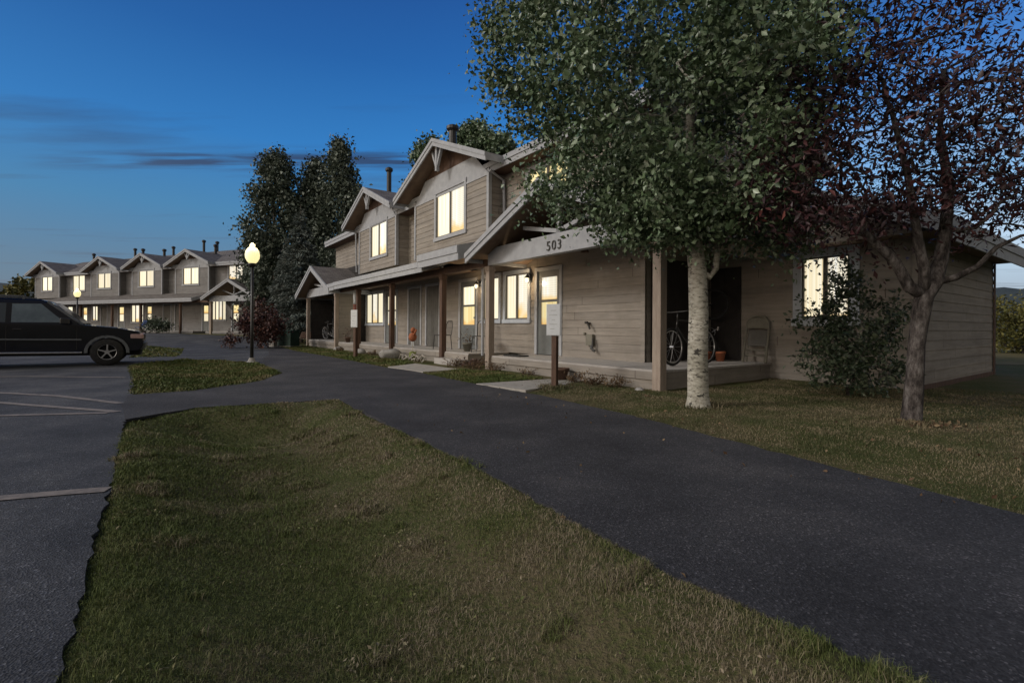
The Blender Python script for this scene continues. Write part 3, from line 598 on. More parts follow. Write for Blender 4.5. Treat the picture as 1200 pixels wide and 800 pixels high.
blades('grass', C1, 120000, .026, .004, 'blade_dry', 'dry trampled lawn between path and end house', nearbias=5, seed=5)
C2 = [(-.75,8.8), (-1.95,10.7), (-1.2,11.4), (-.2,10.6), (.6,9.5)]
blades('grass', C2, 9000, .05, .007, 'blade_bright', 'small lawn between the two concrete slabs', seed=6)
C3 = [(-3.1,12.2), (-4.4,14.1), (-6.4,16.9), (-8.9,20.3), (-12.1,25.4), (-10.8,25.6), (-7.6,20.9), (-2.7,13.5)]
blades('grass', C3, 22000, .06, .012, 'blade_bright', 'narrow lawn strip beside the far porches', seed=7)

# ------------------------------------------------------------------ row houses
def siding(mb, p0, p1, z0, z1, holes=(), step=.17, interval=None, flip=False):
    """lap boards on the wall from p0 to p1 (u,v); outward normal is to the left walking p0->p1 in local xy unless flip"""
    a = Vector((-p0[0], p0[1])); b = Vector((-p1[0], p1[1])); L = (b-a).length; d = (b-a)/L; n = Vector((d.y, -d.x))
    if flip: n = -n
    z = z0
    while z < z1 - .01:
        zt = min(z+step, z1)
        # split row by openings
        zs = sorted({z, zt, *[h[2] for h in holes if z < h[2] < zt], *[h[3] for h in holes if z < h[3] < zt]})
        for za, zb in zip(zs[:-1], zs[1:]):
            zm = (za+zb)/2; s0, s1 = (0, L) if interval is None else interval(zm)
            segs = [(s0, s1)]
            for h in holes:
                if h[2] < zm < h[3]:
                    segs = [q for (c, e) in segs for q in ((c, min(e, h[0])), (max(c, h[1]), e)) if q[1]-q[0] > 1e-3]
            fo = lambda zz: .013*(1-(zz-z)/step)+.003
            for c, e in segs:
                oa, ob = fo(za), fo(zb)
                P = [a+d*c+n*oa, a+d*e+n*oa, a+d*e+n*ob, a+d*c+n*ob, a+d*c-n*.02, a+d*e-n*.02]
                mb.add([(P[0].x,P[0].y,za), (P[1].x,P[1].y,za), (P[2].x,P[2].y,zb), (P[3].x,P[3].y,zb), (P[4].x,P[4].y,za), (P[5].x,P[5].y,za)],
                       [(0,1,2,3), (0,4,5,1)])
        z = zt
def plate(mb, u0, u1, v, z0, z1, t=.03): mb.ubox(u0, u1, v-t, v, z0, z1)
def window(root, u0, u1, v, z0, z1, panes, litmat, fr='trim_blue', tw=.10, mull='darkpanel', name='window', side=None):
    """frame > sash, pane; on a wall whose outside is at v (facing -v)"""
    f = MB()
    f.ubox(u0-tw, u1+tw, v-.045, v+.05, z1, z1+tw); f.ubox(u0-tw-.02, u1+tw+.02, v-.06, v+.05, z0-tw, z0)
    f.ubox(u0-tw, u0, v-.04, v+.05, z0, z1); f.ubox(u1, u1+tw, v-.04, v+.05, z0, z1)
    o = f.build(name, fr, root)
    wdt = (u1-u0)/panes; s = MB(); b = .035
    for i in range(panes):
        a, c = u0+i*wdt, u0+(i+1)*wdt
        s.ubox(a, a+b, v-.01, v+.04, z0, z1); s.ubox(c-b, c, v-.01, v+.04, z0, z1)
        s.ubox(a+b, c-b, v-.01, v+.04, z0, z0+b); s.ubox(a+b, c-b, v-.01, v+.04, z1-b, z1)
    s.build('sash', mull, o)
    for i in range(panes):
        a, c = u0+i*wdt, u0+(i+1)*wdt; lm = litmat[i % len(litmat)] if isinstance(litmat, (list, tuple)) else litmat
        MB().ubox(a+b, c-b, v+.025, v+.035, z0+b, z1-b).build('pane', lm, o)
    return o
def door(root, u0, u1, v, z0, z1, glass, mat='door', trim='trim', handle=True, tw=.09, gl=None, split=True):
    f = MB(); f.ubox(u0-tw, u0, v-.035, v+.06, z0, z1+tw); f.ubox(u1, u1+tw, v-.035, v+.06, z0, z1+tw); f.ubox(u0, u1, v-.035, v+.06, z1, z1+tw)
    o = MB()
    m = .13*(u1-u0)/.9
    if glass:
        gz0 = z0 + (z1-z0)*.36; gz1 = z1-.16; gm = (gz0+gz1)/2
        o.ubox(u0, u0+m, v+.01, v+.05, z0, z1); o.ubox(u1-m, u1, v+.01, v+.05, z0, z1)
        o.ubox(u0+m, u1-m, v+.01, v+.05, z0, gz0); o.ubox(u0+m, u1-m, v+.01, v+.05, gz1, z1)
        if split: o.ubox(u0+m, u1-m, v+.008, v+.05, gm-.03, gm+.03)
        o.ubox(u0+m+.03, u1-m-.03, v+.002, v+.01, z0+.12, gz0-.12)
    else:
        o.ubox(u0, u1, v+.01, v+.05, z0, z1)
        k = 6
        for i in range(k): o.ubox(u0+.02+(u1-u0-.04)*i/k+.006, u0+.02+(u1-u0-.04)*(i+1)/k-.006, v-.002, v+.01, z0+.06, z1-.06)
    d = o.build('door', mat, root); f.build('frame', trim, d)
    if glass:
        lm = glass if isinstance(glass, (list, tuple)) else (glass, glass)
        MB().ubox(u0+m, u1-m, v+.025, v+.035, gz0, gm-.03 if split else gm).build('pane', lm[0], d)
        MB().ubox(u0+m, u1-m, v+.025, v+.035, gm+.03 if split else gm, gz1).build('pane', lm[1], d)
    if handle: MB().tube([(-(u0+.07), v-.05, z0+.95), (-(u0+.07), v+.02, z0+.95)], [.03,.015], 8).build('handle', 'chrome', d, True)
    return d
def gable_roof(root, uc, half, v0, v1, ze, slope, th=.12, fascia=.20, name='roof'):
    """ridge runs along v"""
    zr = ze + slope*half
    mb = MB()
    for s in (-1, 1):
        x0, x1 = -(uc), -(uc+s*half)
        vs = [(x0,v0,zr), (x1,v0,ze), (x1,v1,ze), (x0,v1,zr), (x0,v0,zr-th), (x1,v0,ze-th), (x1,v1,ze-th), (x0,v1,zr-th)]
        mb.add(vs, [(0,1,2,3),(4,7,6,5),(0,4,5,1),(1,5,6,2),(2,6,7,3),(3,7,4,0)])
    o = mb.build(name, 'shingle', root); uvs(o, 'v', slope)
    # rake boards: two stepped layers on the front, and eave fascia on the sides
    rb = MB()
    for s in (-1, 1):
        x0, x1 = -uc, -(uc+s*(half+.03)); zb = ze-slope*.03
        for (dv, d0, d1) in ((-.035, .0, fascia*.55), (-.012, fascia*.55, fascia*1.15)):
            a = [(x0, zr+.012-d0), (x1, zb+.012-d0), (x1, zb+.012-d1), (x0, zr+.012-d1)]
            rb.prism(a, v0+dv-.03, v0+.0)
        xe = -(uc+s*half)
        rb.box(xe, xe+(-s)*.035, v0, v1, ze-.0-fascia, ze-.008)
    rb.build('fascia', 'trim', o)
    sf = MB()
    for s in (-1, 1):
        x0, x1 = -(uc), -(uc+s*(half-.04))
        sf.add([(x0,v0+.01,zr-th-.01), (x1,v0+.01,ze-th+slope*.04-.01), (x1,v1,ze-th+slope*.04-.01), (x0,v1,zr-th-.01)], [(0,1,2,3)])
    sf.build('soffit', 'soffit', o)
    return o
def uvs(o, along, slope):
    me = o.data; uv = me.uv_layers.new(name='UVMap'); k = math.sqrt(1+slope*slope)
    for lp in me.loops:
        c = me.vertices[lp.vertex_index].co
        uv.data[lp.index].uv = (c.y, c.x*k) if along == 'v' else (c.x, c.y*k)
def shed(root, u0, u1, v0, z0, v1, z1, th=.1, fascia=.26, ends=True, name='roof'):
    """slope rising with v"""
    x0, x1 = -u0, -u1; sl = (z1-z0)/(v1-v0)
    mb = MB(); mb.add([(x0,v0,z0),(x1,v0,z0),(x1,v1,z1),(x0,v1,z1),(x0,v0,z0-th),(x1,v0,z0-th),(x1,v1,z1-th),(x0,v1,z1-th)],
                      [(0,1,2,3),(4,7,6,5),(0,4,5,1),(1,5,6,2),(2,6,7,3),(3,7,4,0)])
    o = mb.build(name, 'shingle', root); uvs(o, 'u', sl)
    fb = MB(); fb.box(x0+.02, x1-.02, v0-.055, v0-.02, z0-fascia*.5, z0+.01); fb.box(x0+.015, x1-.015, v0-.03, v0, z0-fascia, z0-fascia*.5)
    if ends:
        for x, s in ((x0, 1), (x1, -1)):
            a = [(v0-.03, z0+.012), (v1, z1+.012), (v1, z1-fascia*.8), (v0-.03, z0-fascia)]
            fb.add([(x, p[0], p[1]) for p in a] + [(x+.03*s, p[0], p[1]) for p in a], [(0,1,2,3),(7,6,5,4),(0,4,5,1),(1,5,6,2),(2,6,7,3),(3,7,4,0)])
    fb.build('fascia', 'trim', o)
    MB().add([(x0,v0,z0-th-.03),(x1,v0,z0-th-.03),(x1,v1,z0-th-.03),(x0,v1,z0-th-.03)], [(0,1,2,3)]).build('soffit', 'soffit', o)
    return o
def truss(root, uc, half, v, ze, slope, zbeam, mat='trim', w=.09):
    mb = MB(); zr = ze+slope*half; x = -uc; top = zr-.25
    mb.box(x-w/2, x+w/2, v, v+.08, zbeam, top)
    for s in (-1, 1):
        q = half*.42; mb.bar((x, v+.035, zbeam+.05), (x+s*q, v+.035, zr-slope*q-.24), w*.9, .07, (0,1,0))
    return mb.build('truss', mat, root)
def post(root, u, v, z0, z1, w=.15, mat=('post','brown')):
    mb = MB(); mb.box(-u-w/2, -u+w/2, v-w/2, v+w/2, z0, z1)
    mb.box(-u-w/2-.015, -u+w/2+.015, v-w/2-.015, v+w/2+.015, z1-.12, z1-.003)
    return mb.build('post', mat[0], root, bevel=.006)
def flue(root, u, v, z0, z1, r=.09):
    mb = MB(); mb.tube([(-u,v,z0), (-u,v,z1)], r, 12); mb.lathe([(r*1.15,0),(r*1.6,.06),(r*1.6,.16),(r*.7,.22)], (-u,v,z1-.1), 12)
    return mb.build('flue_pipe', 'black', root)
def bay(root, ua, ub, v0, v1, zb, ze, slope, win, litmat, uroof0, uroof1, wins=(3.83,5.22)):
    """upper storey bay between ua<ub, front face at v0, runs back to wall v1"""
    mb = MB(); uc = (uroof0+uroof1)/2; half = (uroof1-uroof0)/2; zr = ze+slope*half
    z_top = ze-.28
    w0, w1 = win
    # front wall (walk from high u to low u so the normal faces -v)
    siding(mb, (ub, v0), (ua, v0), zb, z_top, [(ub-w1, ub-w0, wins[0], wins[1])])
    siding(mb, (ua, v0), (ua, v1), zb, ze-.02)          # side facing -u
    siding(mb, (ub, v1), (ub, v0), zb, ze-.02)          # side facing +u
    mb.build('wall', 'siding', root)
    # smooth panel filling the gable, dark recess near the peak
    pm = MB(); a = half-.25
    zt = z_top
    def hz(z): return (zr-z-.20)/slope
    z1_ = zt+.66
    pm.add([(-(uc+min(hz(zt),(ub-ua)/2+.0)), v0-.012, zt), (-(uc-min(hz(zt),(ub-ua)/2)), v0-.012, zt), (-(uc-hz(z1_)), v0-.012, z1_), (-(uc+hz(z1_)), v0-.012, z1_)], [(0,1,2,3)])
    pm.ubox(ua, ub, v0-.03, v0, zt-.05, zt)
    pm.build('gable_panel', 'trim', root)
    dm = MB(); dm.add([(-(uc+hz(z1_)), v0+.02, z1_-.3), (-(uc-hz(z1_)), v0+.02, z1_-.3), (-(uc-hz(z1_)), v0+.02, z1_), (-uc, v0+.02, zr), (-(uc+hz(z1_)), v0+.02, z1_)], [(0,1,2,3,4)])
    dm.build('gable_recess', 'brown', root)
    k = MB(); k.box(-uc-.05, -uc+.05, v0-.42, v0-.32, z1_-.10, zr-.12)
    for s in (-1, 1): k.bar((-uc, v0-.37, z1_-.02), (-uc+s*.30, v0-.37, zr-.30*slope-.17), .07, .08, (0,1,0))
    k.build('truss', 'trim', root)
    gable_roof(root, uc, half, v0-.5, v1+1.6, ze, slope)
    MB().ubox(ua-.035, ua+.07, v0-.035, v0-.026, zb, z_top).build('corner_board', 'trim', root)
    MB().ubox(ub-.07, ub+.035, v0-.035, v0-.026, zb, z_top).build('corner_board', 'trim', root)
    MB().ubox(ua-.035, ua-.026, v0-.025, v0+.07, zb, z_top).build('corner_board', 'trim', root)
    window(root, w0, w1, v0, wins[0], wins[1], 2, litmat, 'trim', tw=.11)

# ---- near row
near = empty('townhouse_row', (2.367, 7.804, 0), rad(-54.0), label='long near row of grey-brown lap-sided townhouses with lit windows and numbered porch', cat='building', group='townhouse rows')
SL = .42; ZE = 5.45; VW = 1.3; DK = .33
UR, UL = 1.35, 21.7
W = MB()
gwins = [(5.10,6.10,1.22,2.42), (6.42,7.22,1.22,2.42), (14.98,17.0,1.15,2.45)]
gdoors = [(3.88,4.72), (7.62,8.56), (13.55,14.72)]
gpan = [(9.98,10.92), (11.42,12.42)]
def hs(ub, u0, u1, z0, z1): return (ub-u1, ub-u0, z0, z1)
holes = [hs(UL,a,b,c,d) for a,b,c,d in gwins] + [hs(UL,a,b,DK,2.42) for a,b in gdoors+gpan]
siding(W, (UL,VW), (UR,VW), DK, 3.3, holes)
W.build('wall', 'siding', near)
W = MB()
siding(W, (UL,VW), (UR,VW), 3.3, ZE-.02, [hs(UL,3.6,5.1,3.9,4.98)])
siding(W, (UR,VW), (UR,3.48), DK, ZE-.02)
siding(W, (UR,3.48), (UR,8.6), 3.2, ZE+.0)
siding(W, (UL,8.6), (UL,VW), DK, ZE)
zr = ZE+SL*4.1
def tri(z):
    h = max(0, min(1, (z-ZE)/(zr-ZE)))*3.65; return (h, 7.3-h)
siding(W, (UR,VW), (UR,8.6), ZE, zr-.1, interval=tri)
siding(W, (UL,8.6), (UL,VW), ZE, zr-.1, interval=tri)
siding(W, (UR,8.6), (UL,8.6), 0, ZE)
W.build('wall', 'siding', near)
# wing at the right end
UE = -2.33
W = MB()
siding(W, (UR,3.48), (UE,3.48), -.03, 2.75, [(UR+.57, UR+1.37, 1.21, 2.34), (UR+1.80, UR+2.02, .06, .30)])
siding(W, (UE,3.48), (UE,8.6), -.03, 2.62, [])
siding(W, (UE,8.6), (UR,8.6), -.03, 2.7)
def wi(z): return (0, max(.01, (UR-UE)*(1-(z-2.6)/1.5)))
siding(W, (UR,3.48), (UE,3.48), 2.75, 3.95, interval=wi)
W.build('wall', 'siding', near)
for q_ in ((UE-.04, UE-.0265, 3.455, 3.55, -.03, 2.6), (UE-.04, UE+.07, 3.44, 3.4535, -.03, 2.6), (UE-.045, UE-.027, 8.50, 8.63, -.03, 2.6), (UR+.0, UR+.10, VW-.04, VW-.0255, DK, 3.2)):
    MB().ubox(*q_).build('corner_board', 'brown' if q_[2] > 8 else 'siding', near)
v = MB(); v.ubox(-1.80, -2.02, 3.49, 3.52, .06, .30)
for i in range(5): v.ubox(-1.80, -2.02, 3.465, 3.49, .075+i*.045, .085+i*.045)
v.build('crawl_vent', 'darkpanel', near)
window(near, -1.37, -.57, 3.48, 1.21, 2.34, 2, ['lit_white','lit_pale'], tw=.15)
window(near, 3.6, 5.1, VW, 3.9, 4.98, 2, 'lit_amber', 'trim', tw=.12)
f_ = MB(); f_.ubox(UE-.035, UE-.028+.0, 3.46, 8.6, -.08, .10); f_.build('foundation_board', 'brown', near)
# wing roof (sloping down to the right)
def wing_roof():
    u0, z0, u1, z1, v0, v1, th = UE-.5, 2.70, UR-.02, 4.45, 3.0, 9.0, .1
    x0, x1 = -u0, -u1
    mb = MB().add([(x0,v0,z0),(x1,v0,z1),(x1,v1,z1),(x0,v1,z0),(x0,v0,z0-th),(x1,v0,z1-th),(x1,v1,z1-th),(x0,v1,z0-th)],
                  [(0,1,2,3),(4,7,6,5),(0,4,5,1),(1,5,6,2),(2,6,7,3),(3,7,4,0)])
    o = mb.build('roof', 'shingle', near); uvs(o, 'v', .42)
    f = MB(); f.box(x0-.0, x0+.035, v0-.03, v1+.03, z0-.17, z0+.01); f.box(x0-.02, x0+.012, v0, v1, z0-.36, z0-.17)
    for y, s in ((v0, -1), (v1, 1)):
        a = [(x0, z0+.012), (x1, z1+.012), (x1, z1-.27), (x0, z0-.27)]
        f.prism(a, y, y+s*.03)
    f.build('fascia', 'trim', o)
    MB().add([(x0,v0,z0-.2),(x1,v0,z0-.2),(x1,v1,z0-.2),(x0,v1,z0-.2)], [(0,1,2,3)]).build('soffit', 'soffit', o)
wing_roof()
# main roof
def main_roof(root, u0, u1, ze, vmid=4.95, v0=.85, v1=9.05, sl=SL):
    zr = ze+sl*(vmid-v0); x0, x1 = -u0, -u1
    mb = MB()
    for va, vb in ((v0, vmid), (v1, vmid)):
        za = ze; mb.add([(x0,va,za),(x1,va,za),(x1,vb,zr),(x0,vb,zr),(x0,va,za-.12),(x1,va,za-.12),(x1,vb,zr-.12),(x0,vb,zr-.12)],
               [(0,1,2,3),(4,7,6,5),(0,4,5,1),(1,5,6,2),(2,6,7,3),(3,7,4,0)])
    o = mb.build('roof', 'shingle', root); uvs(o, 'u', sl)
    f = MB(); f.box(x0, x1, v0-.05, v0-.015, ze-.12, ze+.01); f.box(x0, x1, v0-.025, v0+.01, ze-.26, ze-.12)
    for x, s in ((x0, 1), (x1, -1)):
        for va in (v0, v1):
            a = [(va, ze+.012), (vmid, zr+.012), (vmid, zr-.22), (va, ze-.22)]
            f.add([(x, p[0], p[1]) for p in a] + [(x+.035*s, p[0], p[1]) for p in a], [(0,1,2,3),(7,6,5,4),(0,4,5,1),(1,5,6,2),(2,6,7,3),(3,7,4,0)])
    f.build('fascia', 'trim', o)
    MB().add([(x0,v0,ze-.27),(x1,v0,ze-.27),(x1,v0+.6,ze-.27),(x0,v0+.6,ze-.27)], [(0,1,2,3)]).build('soffit', 'brown', o)
main_roof(near, .95, 22.1, ZE)
bay(near, 6.22, 10.82, .8, VW, 3.3, ZE, SL, (7.48,9.25), ['lit_white','lit_pale'], 5.60, 11.45)
bay(near, 12.48, 16.52, .8, VW, 3.3, ZE, SL, (13.40,15.10), ['lit_white','lit_pale'], 11.86, 17.30, (3.85,5.15))
# porch roofs
shed(near, 5.36, 7.55, -.62, 2.95, VW, 3.45, fascia=.34)
shed(near, 7.56, 15.8, -.5, 2.80, VW, 3.38, fascia=.28)
shed(near, 15.81, 16.7, -.5, 2.78, VW, 3.38, fascia=.28)
gable_roof(near, 2.45, 2.72, -.5, VW+.9, 2.74, .415)
gable_roof(near, 19.5, 3.0, -.5, VW+.9, 2.62, .41)
# roof over the right-hand porch recess
shed(near, -.30, UR, .2, 2.66, 3.6, 3.5, fascia=.2, ends=False)
truss(near, 2.45, 2.72, -.04, 2.74, .415, 2.87)
truss(near, 19.5, 3.0, -.04, 2.62, .41, 2.87)
for c in (2.45, 19.6):
    b = MB(); b.ubox(c-2.46, c+2.46, -.08, .08, 2.47, 2.87); b.build('beam', 'trim', near, bevel=.005)
b = MB(); b.ubox(-.06, .06, .09, 3.46, 2.36, 2.66); b.build('beam', 'post', near)
b = MB(); b.ubox(5.1, 17.0, -.05, .05, 2.46, 2.64); b.build('beam', 'brown', near)
for u in (.04, 4.93, 17.16, 22.03): post(near, u, 0, -.02, 2.46, .16)
for u in (7.3, 10.92, 14.28): post(near, u, 0, -.02, 2.455, .15, ('brown','brown'))
d_ = MB(); d_.ubox(UR-.035, UR-.026, 1.42, 3.3, DK+.01, 2.4); d_.build('shade_door', 'shade_dark', near)  # dark closet side; its near-black also carries the recess shade
d_ = MB(); d_.ubox(.62, 1.30, 3.435, 3.448, DK+.01, 2.3); d_.ubox(.66, .94, 3.43, 3.435, DK+.06, 2.25); d_.ubox(.98, 1.26, 3.43, 3.435, DK+.06, 2.25); d_.build('shade_door', 'shade_dark', near)  # door panel added for the deep shade on this wall
# porch ceilings
c = MB(); c.add([(-.0,.1,2.9),(-4.9,.1,2.9),(-4.9,VW,2.9),(0,VW,2.9)], [(0,1,2,3)]); c.build('ceiling', 'soffit', near)
# decks
def deck(root, u0, u1, v0, v1, zt, boards=True):
    mb = MB(); n = max(1, int((v1-v0)/.14)); w_ = (v1-v0)/n
    for i in range(n): mb.ubox(u0, u1, v0+i*w_+.004, v0+(i+1)*w_-.004, zt-.035, zt)
    d = mb.build('deck', 'deck', root)
    s = MB(); s.ubox(u0+.02, u1-.02, v0+.02, v0+.05, -.12, zt-.037); s.ubox(u0+.02, u0+.05, v0+.05, v1, -.12, zt-.037); s.ubox(u1-.05, u1-.02, v0+.05, v1, -.12, zt-.037)
    s.ubox(u0+.0, u1-.0, v0-.012, v0+.018, zt-.16, zt-.036)
    s.build('skirt', 'siding', d); return d
deck(near, 0, 4.97, 0, VW, DK)
deck(near, 0, UR-.0, VW+.001, 3.46, DK)
deck(near, 5.95, 16.9, .02, VW, DK)
deck(near, 17.08, 22.1, 0, 4.2, DK)
st = MB(); st.ubox(6.0, 7.2, -.32, .0, -.05, .17); st.build('step', 'deck', near, bevel=.01)
# openings in the ground floor
for (a, b_, c_, d_), p, lm in zip(gwins, (2, 1, 3), (['lit_white','lit_pale'], ['lit_pale'], ['lit_pale','lit_white','lit_pale'])):
    window(near, a, b_, VW, c_, d_, p, lm)
door(near, 3.88, 4.72, VW, DK+.01, 2.40, ('lit_amber','lit_white'))
door(near, 7.62, 8.56, VW, DK+.01, 2.40, ('lit_amber','lit_pale'))
door(near, 13.55, 14.72, VW, DK+.01, 2.40, ('lit_white','lit_pale'))
door(near, 9.98, 10.92, VW, DK+.01, 2.42, None, 'darkpanel', handle=False)
door(near, 11.42, 12.42, VW, DK+.01, 2.42, None, 'darkpanel', handle=False)
# left porch screen wall and interior walls with the shade put into their colour
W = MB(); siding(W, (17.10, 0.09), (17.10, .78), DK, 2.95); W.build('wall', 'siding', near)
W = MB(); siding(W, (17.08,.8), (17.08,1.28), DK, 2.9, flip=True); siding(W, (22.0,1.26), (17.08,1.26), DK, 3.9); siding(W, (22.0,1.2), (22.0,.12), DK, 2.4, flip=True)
W.build('wall', 'shade_dark', near)
MB().add([(-17.1,.1,2.62),(-22.0,.1,2.62),(-22.0,1.3,2.62),(-17.1,1.3,2.62)], [(0,1,2,3)]).build('ceiling', 'shade_dark', near)  # ceiling takes the same painted shade as the walls
for u, z0 in ((16.75, .2), (7.42, .35), (5.42, .3)):
    MB().tube([(-u, .02, 2.7), (-u, .09, 2.5), (-u, .11, 2.35), (-u, .11, z0)] if u != 16.75 else [(-u, .7, 5.1), (-u, .74, 3.4)], .035, 8).build('downspout', 'trim', near)
MB().tube([(-6.1,.75,5.2), (-6.1,1.2,5.0), (-6.1,1.24,3.5)], .04, 8).build('downspout', 'trim', near)
flue(near, 17.2, 2.4, 5.9, 8.35, .11); flue(near, 10.4, 2.0, 5.8, 8.0, .14)
flue(near, 3.2, 3.0, 6.0, 7.6, .1)
# wall fittings beside the numbered door
k = MB(); k.ubox(2.72, 2.92, VW-.10, VW-.02, .62, .86); k.ubox(2.98, 3.03, VW-.07, VW-.02, .84, .90); k.build('outlet_box', 'plastic', near, bevel=.006)
k = MB(); k.tube([(-2.86, VW-.02, 1.10), (-2.86, VW-.10, 1.10), (-2.80, VW-.13, 1.06), (-2.76, VW-.13, .98)], .022, 8); k.tube([(-2.86, VW-.10, 1.12), (-2.93, VW-.10, 1.12)], .028, 8); k.build('hose_tap', 'black', near)
k = MB(); k.tube([(-2.72, VW-.12, .62), (-2.70, VW-.14, .56), (-2.62, VW-.12, .50)], .03, 8); k.tube([(-2.70, VW-.10, .78), (-2.68, VW-.13, .56)], .02, 6); k.build('pipe_stub', 'black', near)
k = MB(); k.lathe([(.02,.16),(.05,.14),(.075,.04),(.09,0)], (-2.55, VW-.5, 2.58), 12); k.tube([(-2.55,VW-.5,2.74),(-2.55,VW-.5,2.9)], .008, 6); tag(k.build('wind_bell', 'brown', None), 'dark rusty bell hanging under the numbered porch', 'bell')
bell = bpy.data.objects['wind_bell']; bell.matrix_world = near.matrix_basis.copy() if False else Matrix.Translation((2.367,7.804,0)) @ Matrix.Rotation(rad(-54.0), 4, 'Z')
def lantern(root, u, v, z, bulbmat='bulb'):
    k = MB(); k.ubox(u-.03, u+.03, v-.03, v-.0, z-.08, z+.08); k.tube([(-u,v-.02,z+.04), (-u,v-.10,z+.12), (-u,v-.14,z+.06)], .012, 6); k.lathe([(.02,.06),(.065,.0),(.07,-.02)], (-u,v-.14,z+.0), 10)
    o = k.build('wall_lantern', 'black', root); MB().lathe([(.02,0),(.045,-.02),(.045,-.09),(.02,-.12)], (-u,v-.14,z-.01), 10).build('bulb', bulbmat, o, True)
lantern(near, 4.98, VW, 2.28); lantern(near, 7.42, VW, 2.28)
# house number on the beam
t = bpy.data.curves.new('number', 'FONT'); t.body = '503'; t.size = .27; t.extrude = .008; t.space_character = 1.22
to = bpy.data.objects.new('number_tmp', t); col.objects.link(to); bpy.context.view_layer.update()
me = bpy.data.meshes.new_from_object(to.evaluated_get(bpy.context.evaluated_depsgraph_get())); bpy.data.objects.remove(to)
no = finish('house_number', me, 'black', near); no.location = (-2.74, -.092, 2.55); no.rotation_euler = (rad(90), 0, 0)

SIDE = M['siding']; M['siding'] = M['siding_grey']
# ---- far row
far = empty('townhouse_row', (-25.05, 37.07, .28), rad(-23.4), label='distant grey row of townhouses with many lit windows behind the parked car', cat='building', group='townhouse rows')
fL, fR = 22.4, -8.3
W = MB()
fw = [(13.0,13.8,1.15,2.4), (8.98,10.08,1.0,2.4), (16.6,17.4,1.3,2.4), (-3.35,-1.80,1.18,2.62), (6.45,8.15,.95,2.45)]
fd = [(-1.52,-.80,1), (-4.85,-4.0,1), (11.6,12.5,0), (9.0,9.9,1), (5.45,6.15,1), (3.0,3.9,0), (1.62,2.45,0)]
fw = [(13.0,13.8,1.15,2.4), (-3.40,-1.85,1.18,2.60), (6.55,8.15,1.0,2.42), (16.9,17.7,1.2,2.4)]
fd = [(-1.52,-.82,1), (-4.85,-4.1,1), (11.6,12.5,0), (9.15,9.95,1), (5.4,6.1,1), (3.0,3.9,0), (1.62,2.45,0), (14.6,15.3,1)]
siding(W, (fL,VW), (fR,VW), 0, 3.3, [hs(fL,a,b,c,d) for a,b,c,d in fw]+[hs(fL,a,b,DK,2.42) for a,b,_ in fd], .2)
siding(W, (fL,VW), (fR,VW), 3.3, ZE, [hs(fL,15.0,16.9,3.85,5.2), hs(fL,-5.3,-3.7,3.85,5.2)], .2)
siding(W, (fR,VW), (fR,8.6), 0, ZE, (), .2); siding(W, (fL,8.6), (fL,VW), 0, ZE, (), .2)
siding(W, (fR,VW), (fR,8.6), ZE, zr-.1, interval=tri); siding(W, (fL,8.6), (fL,VW), ZE, zr-.1, interval=tri)
W.build('wall', 'siding', far)
main_roof(far, fR-.4, fL+.4, ZE)
for ua, ub, w0, w1 in ((-2.2,1.65,-1.05,.72), (3.3,7.15,4.35,6.25), (8.95,13.0,10.15,12.0), (18.0,22.1,19.2,20.9)):
    bay(far, ua, ub, .8, VW, 3.2, ZE, SL, (w0,w1), ['lit_far','lit_pale'], ua-.62, ub+.62, (3.90,5.22))
window(far, 15.0, 16.9, VW, 3.85, 5.2, 2, 'lit_far', 'trim'); window(far, -5.3, -3.7, VW, 3.85, 5.2, 2, 'lit_white', 'trim')
for (a, b_, c_, d_), p in zip(fw, (2, 4, 3, 1)): window(far, a, b_, VW, c_, d_, p, ['lit_far','lit_white','lit_pale'], 'trim', tw=.08)
for a, b_, l in fd: door(far, a, b_, VW, DK+.01, 2.42, ('lit_pale','lit_amber') if l else None, 'door' if l else 'darkpanel', trim='trim' if l != 0 else 'trim', handle=False)
shed(far, -2.2, fL-4.2, -.5, 2.74, VW, 3.36); shed(far, fL-4.2+.01, fL+.2, -.3, 2.6, VW, 3.3)
gable_roof(far, -6.0, 2.75, -.5, VW+.9, 2.75, .46); truss(far, -6.0, 2.75, -.04, 2.75, .46, 2.87)
b = MB(); b.ubox(-8.4, -3.5, -.08, .08, 2.47, 2.87); b.build('beam', 'trim', far)
b = MB(); b.ubox(-3.4, fL, -.05, .05, 2.42, 2.6); b.build('beam', 'brown', far)
for u in (-3.6, -8.3): post(far, u, 0, -.3, 2.46, .17)
for u in (-.2, 4.6, 8.4, 12.9, 17.9, 22.2): post(far, u, 0, -.3, 2.42, .15, ('brown','brown'))
deck(far, -8.4, -3.0, 0, VW, DK); deck(far, -1.6, 3.9, 0, VW, DK); deck(far, 5.0, 22, .02, VW, DK)
for u, v_, z1 in ((18.1,3.5,7.5), (8.9,2.6,7.3), (8.3,4.8,7.8), (6.0,2.6,7.1), (3.6,4.4,8.0), (2.6,4.9,7.9), (-.4,2.6,7.1), (-2.8,4.9,7.9), (-8.0+3.3,4.9,7.8), (13.6,4.6,7.9)):
    flue(far, u, v_, 5.8, z1, .10)

M['siding'] = SIDE
